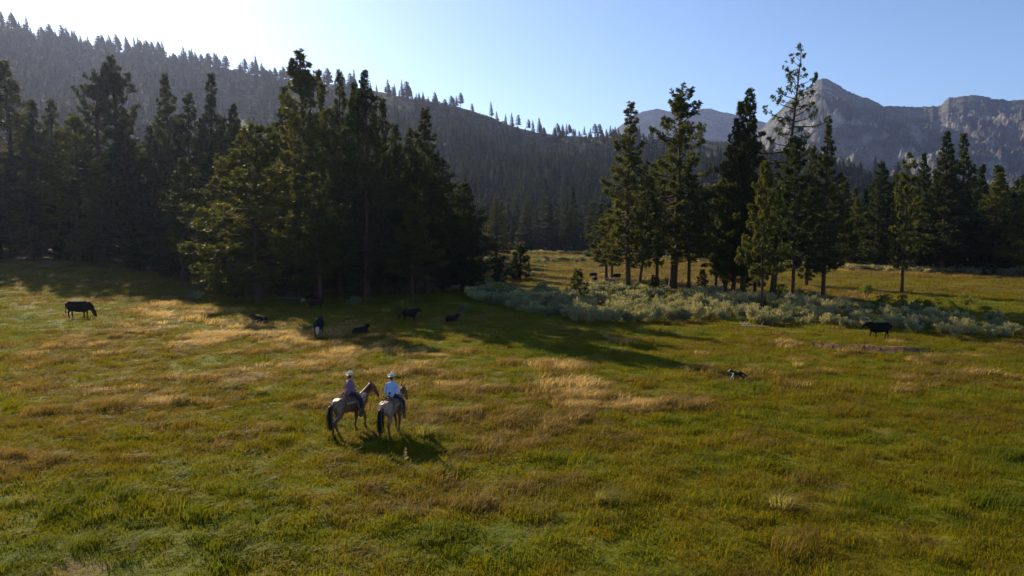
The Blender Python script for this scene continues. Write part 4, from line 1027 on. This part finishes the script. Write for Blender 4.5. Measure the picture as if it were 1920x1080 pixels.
    sd_ = shell('saddle', -.30, .34, 62, .036, .03, M['leather'], h, .12)
    bm = bmesh.new(); loft(bm, [(-.27, -.14, 1.55), (-.31, 0, 1.66), (-.27, .14, 1.55)], [(.03, .05)] * 3, 10, ref=(1, 0, 0)); ball(bm, (-.05, 0, 1.50), (.24, .17, .06)); loft(bm, [(.24, -.14, 1.54), (.27, 0, 1.61), (.24, .14, 1.54)], [(.03, .05)] * 3, 10, ref=(1, 0, 0))
    obj('seat', fuse(bm, 'seat', .016, 2, M['leather']), sd_)
    bm = bmesh.new(); loft(bm, [(.27, 0, 1.58), (.30, 0, 1.67), (.31, 0, 1.70)], [.022, .02, .035], 10); obj('saddle_horn', fuse(bm, 'saddle_horn', .009, 1, M['leather']), sd_)
    for s in (1, -1):
        st = strap('fender', [(.06, .37 * s, 1.36), (.12, .43 * s, 1.10), (.17, .46 * s, .84)], .06, .012, M['leather'], sd_)
        bm = bmesh.new(); loft(bm, [(.17, .41 * s, .84), (.17, .40 * s, .72), (.17, .46 * s, .69), (.17, .52 * s, .72), (.17, .51 * s, .84), (.17, .41 * s, .85)], [(.035, .012)] * 6, 8, ref=(1, 0, 0)); obj('stirrup', fuse(bm, 'stirrup', .008, 1, M['leather']), sd_)
    strap('girth', [(.16, .36 * math.cos(a), 1.14 + .35 * math.sin(a)) for a in [math.radians(180 + k * 18) for k in range(11)]], .045, .010, M['leather'], h)
    # bridle and reins
    bm = bmesh.new()
    for s in (1, -1):
        loft(bm, [(hx - .02, 0, hz + .12), (hx + .02, .092 * s, hz), (hx + .20, .088 * s, hz - .26), (hx + .31, .062 * s, hz - .46)], [.009] * 4, 6)
    loft(bm, [(hx + .18, -.088, hz - .18), (hx + .27, 0, hz - .15), (hx + .18, .088, hz - .18)], [.010] * 3, 6)
    loft(bm, [(hx + .10, -.09, hz + .0), (hx + .13, 0, hz + .05), (hx + .10, .09, hz + .0)], [.009] * 3, 6)
    obj('bridle', fuse(bm, 'bridle', 0, mat=M['leather'], raw=True), h)
    bm = bmesh.new()
    for s in (1, -1): loft(bm, [(hx + .30, .07 * s, hz - .48), (hx - .05, .16 * s, 1.42), (.62, .14 * s, 1.50), (.36, .06 * s, 1.69)], [.008] * 4, 6)
    obj('reins', fuse(bm, 'reins', 0, mat=M['rope'], raw=True), h)
    if pose.get('rope'):
        bm = bmesh.new()
        for q in range(4):
            r = .17 + .012 * q; P = [(.40 + .05 * q * .3 + r * .35 * math.cos(a), -.24 - .03 * q - .06 * math.sin(a), 1.40 + r * math.sin(a)) for a in [k * math.pi / 8 for k in range(17)]]
            loft(bm, P, [.011] * 17, 6)
        tag(obj('lasso', fuse(bm, 'lasso', 0, mat=M['rope'], raw=True)), 'coil of pale rope hanging from the saddle of the left horse', 'rope')
        lo = bpy.data.objects['lasso']; lo.location = loc; lo.rotation_euler = (0, 0, heading); lo.scale = (HS,) * 3
    return h
# ---- rider, seated, pelvis on the saddle; same local frame as the horse
def build_person(label, loc, heading, shirt_m, pose):
    tl = pose.get('lean', 0.0); yaw = pose.get('yaw', 0)
    sh = Vector((.0 + tl, 0, 2.05)); neck = Vector((.01 + tl * 1.1, 0, 2.14)); hd = Vector((.035 + tl * 1.2, 0, 2.285))
    hip = Vector((-.04, 0, 1.60))
    legs = {}; arms = {}
    for s in (1, -1):
        legs[s] = [hip + Vector((.02, .10 * s, .0)), Vector((.30, .36 * s, 1.30)), Vector((.16, .455 * s, .88)), Vector((.12, .465 * s, .80)), Vector((.30, .475 * s, .755))]
    arms[1] = [sh + Vector((0, .19, -.03)), sh + Vector((-.02, .27, -.32)), Vector((.27, .10, 1.74)), Vector((.35, .07, 1.73))]
    arms[-1] = [sh + Vector((0, -.19, -.03)), sh + Vector((-.03, -.28, -.32))] + ([Vector((.20, -.24, 1.60)), Vector((.28, -.26, 1.56))] if pose.get('rest') else [Vector((.27, -.10, 1.73)), Vector((.35, -.06, 1.71))])
    def torso(bm, e=0.0):
        loft(bm, [hip + Vector((0, 0, -.06)), hip + Vector((0, 0, .06)), hip.lerp(sh, .45), hip.lerp(sh, .8), sh + Vector((0, 0, .02))],
             [(.165 + e, .12 + e), (.165 + e, .12 + e), (.145 + e, .10 + e), (.18 + e, .115 + e), (.13 + e, .075 + e)], 14)
        loft(bm, [sh + Vector((0, -.17, -.03)), sh + Vector((0, 0, .0)), sh + Vector((0, .17, -.03))], [(.06 + e, .06 + e), (.075 + e, .08 + e), (.06 + e, .06 + e)], 10, ref=(0, 0, 1))
    rot = Euler((0, 0, yaw))
    bm = bmesh.new(); torso(bm)
    loft(bm, [sh, neck, hd - Vector((0, 0, .06))], [.06, .055, .055], 10)
    def H(dx, dy, dz): return hd + rot.to_matrix() @ Vector((dx, dy, dz))
    ball(bm, H(0, 0, .02), (.095, .075, .115), rot); ball(bm, H(.035, 0, -.055), (.06, .052, .065), rot)
    ball(bm, H(.055, 0, -.10), (.03, .03, .022), rot)
    loft(bm, [H(.088, 0, .03), H(.112, 0, -.012), H(.094, 0, -.022)], [.010, .015, .012], 8)
    for s in (1, -1):
        loft(bm, [H(-.005, .076 * s, .025), H(-.012, .088 * s, .0), H(0, .078 * s, -.03)], [.013, .015, .010], 8)
        ball(bm, H(.080, .03 * s, .035), (.012, .02, .008), rot)
    ball(bm, H(.088, 0, -.058), (.012, .026, .008), rot)
    for s in (1, -1):
        A_ = arms[s]
        loft(bm, A_[:3], [.048, .040, .027], 10)
        w, k_ = A_[2], A_[3]; d = (k_ - w).normalized(); side = Vector((0, s, 0)); side = (side - d * side.dot(d)).normalized(); up = d.cross(side) * s
        loft(bm, [w, w + d * .05, w + d * .095], [(.026, .018), (.040, .016), (.042, .014)], 10, ref=tuple(side))
        for f, (o_, L) in enumerate(((.031, .072), (.011, .080), (-.010, .074), (-.030, .058))):
            b = w + d * .095 + side * o_; dn = Vector((0, 0, -1))
            loft(bm, [b, b + d * L * .45 + dn * .006, b + d * L * .62 + dn * (L * .32), b + d * L * .40 + dn * (L * .62)], [.0098, .0092, .0086, .0078], 8)
        b = w + d * .035 - side * .034; loft(bm, [b, b + d * .035 - side * .018 + Vector((0, 0, -.008)), b + d * .062 - side * .008 + Vector((0, 0, -.022))], [.012, .0105, .009], 8)
        L_ = legs[s]; loft(bm, L_[:3], [(.085, .085), (.06, .06), (.04, .04)], 12); loft(bm, L_[2:], [.04, .045, .035], 8)
    def colf(co):
        c = np.tile(np.array([.42, .23, .15]), (len(co), 1)); d = co - np.array(hd)[None]
        cc, ss = math.cos(-yaw), math.sin(-yaw); lx = d[:, 0] * cc - d[:, 1] * ss; ly = d[:, 0] * ss + d[:, 1] * cc; lz = d[:, 2]
        eye = np.exp(-((np.abs(ly) - .030) / .010) ** 2 - ((lz - .026) / .007) ** 2) * (lx > .05); c = lerpc(c, (.03, .02, .015), np.clip(eye * 1.3, 0, 1))
        lip = np.exp(-(ly / .024) ** 2 - ((lz + .058) / .007) ** 2) * (lx > .06); c = lerpc(c, (.30, .10, .08), np.clip(lip, 0, 1)); return c
    p = obj('person', fuse(bm, 'person', .0078, 2, M['skin'], colf)); p.location = loc; p.rotation_euler = (0, 0, heading); p.scale = ((HS if pose.get('rest') else HS2),) * 3; tag(p, label, 'person', 'riders on horseback')
    bm = bmesh.new(); torso(bm, .016)
    for s in (1, -1): loft(bm, [arms[s][0], arms[s][0].lerp(arms[s][1], .5), arms[s][1], arms[s][1].lerp(arms[s][2], .5), arms[s][1].lerp(arms[s][2], .95)], [.068, .062, .058, .05, .042], 12)
    loft(bm, [sh, neck - Vector((0, 0, .02))], [.085, .066], 12)
    obj('shirt', fuse(bm, 'shirt', .013, 3, shirt_m), p)
    bm = bmesh.new(); loft(bm, [hip + Vector((0, 0, -.09)), hip + Vector((0, 0, .05))], [(.185, .14), (.175, .128)], 14)
    for s in (1, -1): loft(bm, [legs[s][0], legs[s][0].lerp(legs[s][1], .5), legs[s][1], legs[s][1].lerp(legs[s][2], .5), legs[s][2]], [.115, .10, .082, .072, .06], 12)
    jn = obj('jeans', fuse(bm, 'jeans', .014, 3, M['denim']), p)
    bm = bmesh.new(); loft(bm, [hip + Vector((0, 0, .055)), hip + Vector((0, 0, .085))], [(.180, .134)] * 2, 16); obj('belt', fuse(bm, 'belt', .010, 1, M['boot']), p)
    for s in (1, -1):
        bm = bmesh.new(); L_ = legs[s]; loft(bm, [L_[2] + Vector((0, 0, .10)), L_[2], L_[3]], [.066, .058, .052], 12); loft(bm, [L_[3] + Vector((-.04, 0, -.015)), L_[3].lerp(L_[4], .5), L_[4]], [(.042, .05), (.046, .042), (.036, .028)], 12); obj('boot', fuse(bm, 'boot', .011, 2, M['boot']), p)
    bm = bmesh.new(); ball(bm, H(-.012, 0, .03), (.094, .083, .108), rot); ball(bm, H(-.05, 0, -.03), (.05, .068, .06), rot)
    me = fuse(bm, 'hair', .012, 2, M['hairdark']); obj('hair', me, p)
    # hat: curled brim, creased crown
    V, F = [], []; nr, na = 6, 36; hc = H(-.012, 0, .075)
    for layer in (0, .007):
        for i in range(nr):
            for j in range(na):
                a = j * 6.28318 / na; f = i / (nr - 1); rx = .098 + .095 * f; ry = .080 + .085 * f
                z = .055 * f * f * abs(math.sin(a)) ** 2 - .022 * f * abs(math.cos(a)) ** 3
                v = rot.to_matrix() @ Vector((rx * math.cos(a), ry * math.sin(a), z + layer)); V.append(tuple(hc + v))
    for q in (0, 1):
        for i in range(nr - 1):
            for j in range(na):
                a = q * nr * na + i * na + j; b = q * nr * na + i * na + (j + 1) % na; f = (a, b, b + na, a + na); F.append(f if not q else f[::-1])
    for i in (0, nr - 1):
        for j in range(na): a = i * na + j; b = i * na + (j + 1) % na; F.append((a, b, b + nr * na, a + nr * na))
    hat = obj('hat', mesh_from('hat', V, F, True, [M['hat']]), p)
    bm = bmesh.new()
    loft(bm, [hc + Vector((0, 0, -.01)), hc + Vector((0, 0, .06)), hc + Vector((0, 0, .105))], [(.088, .107), (.080, .10), (.058, .085)], 24, ref=tuple(rot.to_matrix() @ Vector((0, 1, 0))))
    for v in bm.verts:
        if v.co.z > hc.z + .08 and abs((rot.to_matrix().inverted() @ (v.co - hc)).y) < .03: v.co.z -= .022
    obj('hat_crown', fuse(bm, 'hat_crown', .009, 1, M['hat']), hat)
    bm = bmesh.new(); loft(bm, [hc + Vector((0, 0, .008)), hc + Vector((0, 0, .026))], [(.092, .111), (.089, .108)], 28, ref=tuple(rot.to_matrix() @ Vector((0, 1, 0)))); obj('hat_band', fuse(bm, 'hat_band', .008, 0, M['hatband']), hat)
    return p
roan = dict(body=(.095, .042, .026), body2=(.185, .11, .085), points=(.17, .060, .028), legs=(.10, .035, .018), mane=True)
roan2 = dict(body=(.165, .085, .055), body2=(.30, .195, .15), points=(.24, .09, .045), legs=(.11, .04, .022), mane=False)
h1 = at(657, 812); h2 = at(735, 817); HS = .905; HS2 = .90
A1, A2 = math.radians(50), math.radians(74)
build_horse('left horse, greyish roan with bay head and black tail, walking under the purple-shirted rider', h1, A1, roan, dict(hl=(.10, 0), hr=(-.30, .02), fl=(-.16, 0), fr=(.14, .10), rope=True))
build_horse('right horse, pale roan rump and reddish tail seen from behind, under the blue-shirted rider', h2, A2, roan2, dict(hl=(-.12, 0), hr=(.12, 0), fl=(.14, .05), fr=(-.10, 0), neck=-.10), True)
build_person('rider in a purple plaid shirt, dark jeans and straw cowboy hat on the left horse', h1, A1, M['plaid'], dict(lean=.02, rest=True, yaw=.1))
build_person('rider in a pale blue shirt, dark jeans and cream cowboy hat on the right horse', h2, A2, M['blueshirt'], dict(lean=.04, yaw=-.35))

# ---- cattle, facing +X
def build_cow(label, loc, heading, pose='stand', size=1.0, coat=(.006, .0055, .0055), face=None, cat_='cow', group='cattle grazing and resting in the meadow', z=0.0):
    bm = bmesh.new(); lie = pose == 'lie'; dz = -.62 if lie else 0
    B = lambda x, y, zz: (x, y, zz + dz)
    loft(bm, [B(-.90, 0, 1.04), B(-.80, 0, 1.02), B(-.52, 0, .98), B(-.1, 0, .92), B(.30, 0, .91), B(.58, 0, .94), B(.78, 0, 1.0)],
         [(.18, .24), (.27, .36), (.32, .41), (.39, .46), (.36, .47), (.28, .43), (.17, .30)], 16)
    ball(bm, B(.42, 0, 1.26), (.22, .12, .12)); ball(bm, B(-.66, 0, 1.24), (.20, .20, .11))
    if pose == 'graze': N = [(.62, 0, 1.06), (.88, 0, .88), (1.06, 0, .66)]; hd = Vector((1.10, 0, .58)); dr = Vector((.42, 0, -.90))
    elif pose == 'grazefront': N = [(.62, 0, 1.06), (.84, .02, .92), (.96, .04, .78)]; hd = Vector((1.00, .04, .74)); dr = Vector((.45, 0, -.88))
    elif lie: N = [(.58, 0, 1.08 + dz), (.80, .03, 1.28 + dz), (.94, .06, 1.40 + dz)]; hd = Vector((.98, .06, 1.42 + dz)); dr = Vector((.90, .15, -.42))
    else: N = [(.62, 0, 1.10), (.88, 0, 1.18), (1.04, 0, 1.24)]; hd = Vector((1.08, 0, 1.24)); dr = Vector((.82, 0, -.55))
    dr.normalize()
    loft(bm, N, [(.20, .34), (.17, .27), (.13, .19)], 12)
    loft(bm, [hd - dr * .05, hd + dr * .12, hd + dr * .30, hd + dr * .44, hd + dr * .48], [(.13, .15), (.14, .155), (.11, .12), (.095, .09), (.075, .065)], 12)
    upv = Vector((0, 1, 0)).cross(dr) * -1; upv = Vector((-dr.z, 0, dr.x)) if abs(dr.y) < .01 else dr.cross(Vector((0, 1, 0))).normalized()
    if upv.dot(Vector((0, 0, 1))) < 0 and abs(upv.z) > .1: upv = -upv
    for s in (1, -1): loft(bm, [hd + Vector((0, .10 * s, .04)), hd + Vector((-.02, .20 * s, .06)), hd + Vector((-.02, .27 * s, .03))], [(.03, .03), (.05, .025), (.02, .012)], 8, ref=(0, 0, 1))
    if lie:
        for s in (1, -1):
            loft(bm, [(.45, .18 * s, .34), (.62, .30 * s, .16), (.40, .34 * s, .07), (.22, .34 * s, .07)], [(.12, .14), .075, .055, .045], 8)
            loft(bm, [(-.55, .22 * s, .38), (-.20, .42 * s, .24), (-.50, .46 * s, .08), (-.25, .48 * s, .06)], [(.17, .2), .11, .06, .045], 8)
    else:
        st = {'walk': (.22, -.20, -.20, .18)}.get(pose, (.03, -.05, .03, -.03))
        for s, d1, d2 in ((1, st[0], st[2]), (-1, st[1], st[3])):
            y = .19 * s
            loft(bm, [(-.62, y * .8, 1.0), (-.54 + d1 * .3, y, .78), (-.68 + d1 * .7, y, .48), (-.66 + d1 * .9, y, .22), (-.64 + d1, y, .10), (-.60 + d1, y, .0)], [(.14, .23), (.11, .15), (.055, .075), (.045, .05), .05, (.06, .07)], 10)
            loft(bm, [(.50, y * .8, .95), (.48 + d2 * .3, y, .68), (.50 + d2 * .7, y, .40), (.50 + d2 * .9, y, .20), (.50 + d2, y, .10), (.53 + d2, y, .0)], [(.11, .17), (.085, .10), (.055, .06), (.042, .045), .048, (.058, .065)], 10)
    def colf(co):
        c = np.tile(np.array(coat), (len(co), 1))
        if face is not None:
            d = co - np.array(hd)[None]; al = d @ np.array(dr); w = sstep(-.02, .05, al) * (np.abs(d[:, 1]) < .16)
            w = w * ((co - np.array(N[2])[None]) @ np.array(dr) > 0.02)
            c = lerpc(c, face, np.clip(w, 0, 1))
        return c
    o = obj('cow', fuse(bm, 'cow', .024, 3, M['blackcoat'], colf)); o.location = loc; o.location.z += z; o.rotation_euler = (0, 0, heading); o.scale = (size,) * 3
    tag(o, label, cat_, group)
    # tail with switch
    P = []
    for k in range(26):
        a = R0.gauss(0, .012); b = R0.gauss(0, .03)
        P.append([(-.96, a, 1.12 + dz), (-1.03, a, .95 + dz), (-1.05, a + b * .3, .62 + (dz * .6)), (-1.04 + b, a + b, .42 + dz * .5 if lie else .40)])
    obj('tail', ribbons(P, .018, M['hairdark'], 'tail'), o)
    return o
D = math.radians
build_cow('lone black cow grazing in side view in the sunlit grass on the far left', at(149, 596), D(4), 'graze', 1.06)
build_cow('black cow lying in the golden grass with its head at the left end', at(487, 607), D(158), 'lie', .80)
build_cow('black cow with a white face grazing head-on toward the camera', at(598, 630), D(-82), 'grazefront', .98, face=(.42, .34, .31))
build_cow('black cow lying in the shade right of the white-faced cow, head raised to the right', at(676, 628), D(62), 'lie', .80)
build_cow('black cow standing in deep shade under the pines, facing right', at(769, 602), D(38), 'stand', .74)
build_cow('black cow lying in the shade near the sagebrush, rightmost of the shaded herd', at(848, 603), D(48), 'lie', .68)
build_cow('dark red cow with a white face standing in deep shade at the wood edge', at(590, 580), D(200), 'stand', .82, coat=(.022, .007, .005), face=(.20, .17, .15))  # red coat painted darker to carry the shade it stands in
build_cow('black cow walking left in front of the sagebrush on the right', at(1648, 634), D(176), 'walk', .80)
build_cow('black calf seen from behind in the far meadow, upper one of a pair', at(1113, 521), D(150), 'graze', .62)
build_cow('black and pale calf in the far meadow, lower one of a pair', at(1115, 529), D(-70), 'grazefront', .66, face=(.5, .42, .38))
build_cow('small black cow grazing in the far meadow right of the short pine', at(1157, 524), D(205), 'graze', .66)
build_cow('pale calf lying at the foot of the short pine beside the far cows', at(1146, 528), D(160), 'lie', .60, coat=(.30, .22, .18), cat_='calf')
# ---- dog, running
def build_dog():
    bm = bmesh.new()
    loft(bm, [(-.34, 0, .46), (-.22, 0, .47), (0, 0, .45), (.20, 0, .45), (.32, 0, .50)], [(.07, .09), (.09, .12), (.09, .11), (.10, .145), (.07, .10)], 12)
    loft(bm, [(.26, 0, .50), (.40, 0, .62)], [(.075, .10), (.06, .07)], 10)
    loft(bm, [(.39, 0, .65), (.48, 0, .64), (.58, 0, .59), (.63, 0, .57)], [(.07, .07), (.065, .065), (.04, .04), (.028, .028)], 10)
    for s in (1, -1): loft(bm, [(.40, .045 * s, .70), (.39, .055 * s, .76), (.40, .05 * s, .80)], [.025, .024, .008], 8)
    for s, a, b in ((1, .16, .22), (-1, -.02, .05)):
        loft(bm, [(.24, .07 * s, .44), (.25 + a * .3, .075 * s, .30), (.25 + a, .07 * s, .16), (.26 + a + b * .2, .07 * s, .04)], [(.05, .07), .035, .024, .024], 8)
    for s, a in ((1, -.18), (-1, .04)):
        loft(bm, [(-.28, .07 * s, .44), (-.20 + a * .3, .08 * s, .30), (-.34 + a, .075 * s, .17), (-.32 + a * 1.3, .07 * s, .03)], [(.06, .09), .05, .026, .024], 8)
    loft(bm, [(-.38, 0, .48), (-.52, .03, .36), (-.64, .05, .26), (-.74, .06, .24)], [.04, .05, .045, .02], 8)
    def colf(co):
        x, y, z = co[:, 0], co[:, 1], co[:, 2]; c = np.tile(np.array([.012, .012, .013]), (len(co), 1))
        w = (x > .53) | ((np.abs(y) < .018) & (x > .42) & (z > .6)) | ((x > .24) & (z < .50) & (x < .46)) | (x < -.68) | (z < .14)
        c = lerpc(c, (.65, .63, .60), w.astype(float)); g = np.exp(-((x + .05) / .12) ** 2) * (z > .46); return lerpc(c, (.07, .07, .075), g)
    o = obj('dog', fuse(bm, 'dog', .012, 2, M['blackcoat'], colf)); o.location = at(1382, 715, 0) + Vector((0, 0, .09)); o.rotation_euler = (0, 0, D(172)); o.scale = (.70,) * 3
    tag(o, 'black and white herding dog with pricked ears running left across the green meadow', 'dog')
build_dog()

# ------------------------------------------------------------------ haze between here and the mountains
def build_haze():
    x0, x1, y0, y1, z0, z1 = -8600, 8600, -70, 6100, -15, 720
    V = [(x, y, z) for z in (z0, z1) for y in (y0, y1) for x in (x0, x1)]
    F = [(0, 2, 3, 1), (4, 5, 7, 6), (0, 1, 5, 4), (2, 6, 7, 3), (0, 4, 6, 2), (1, 3, 7, 5)]
    m, n, l = newmat('haze')
    v = n.new('ShaderNodeVolumePrincipled'); v.inputs['Density'].default_value = 7.5e-5; v.inputs['Anisotropy'].default_value = 0.6
    v.inputs['Color'].default_value = (.50, .60, 1.0, 1)
    o = n.new('ShaderNodeOutputMaterial'); l.new(v.outputs[0], o.inputs['Volume'])
    h = obj('haze', mesh_from('haze', V, F, False, [m])); tag(h, kind='stuff')
build_haze()
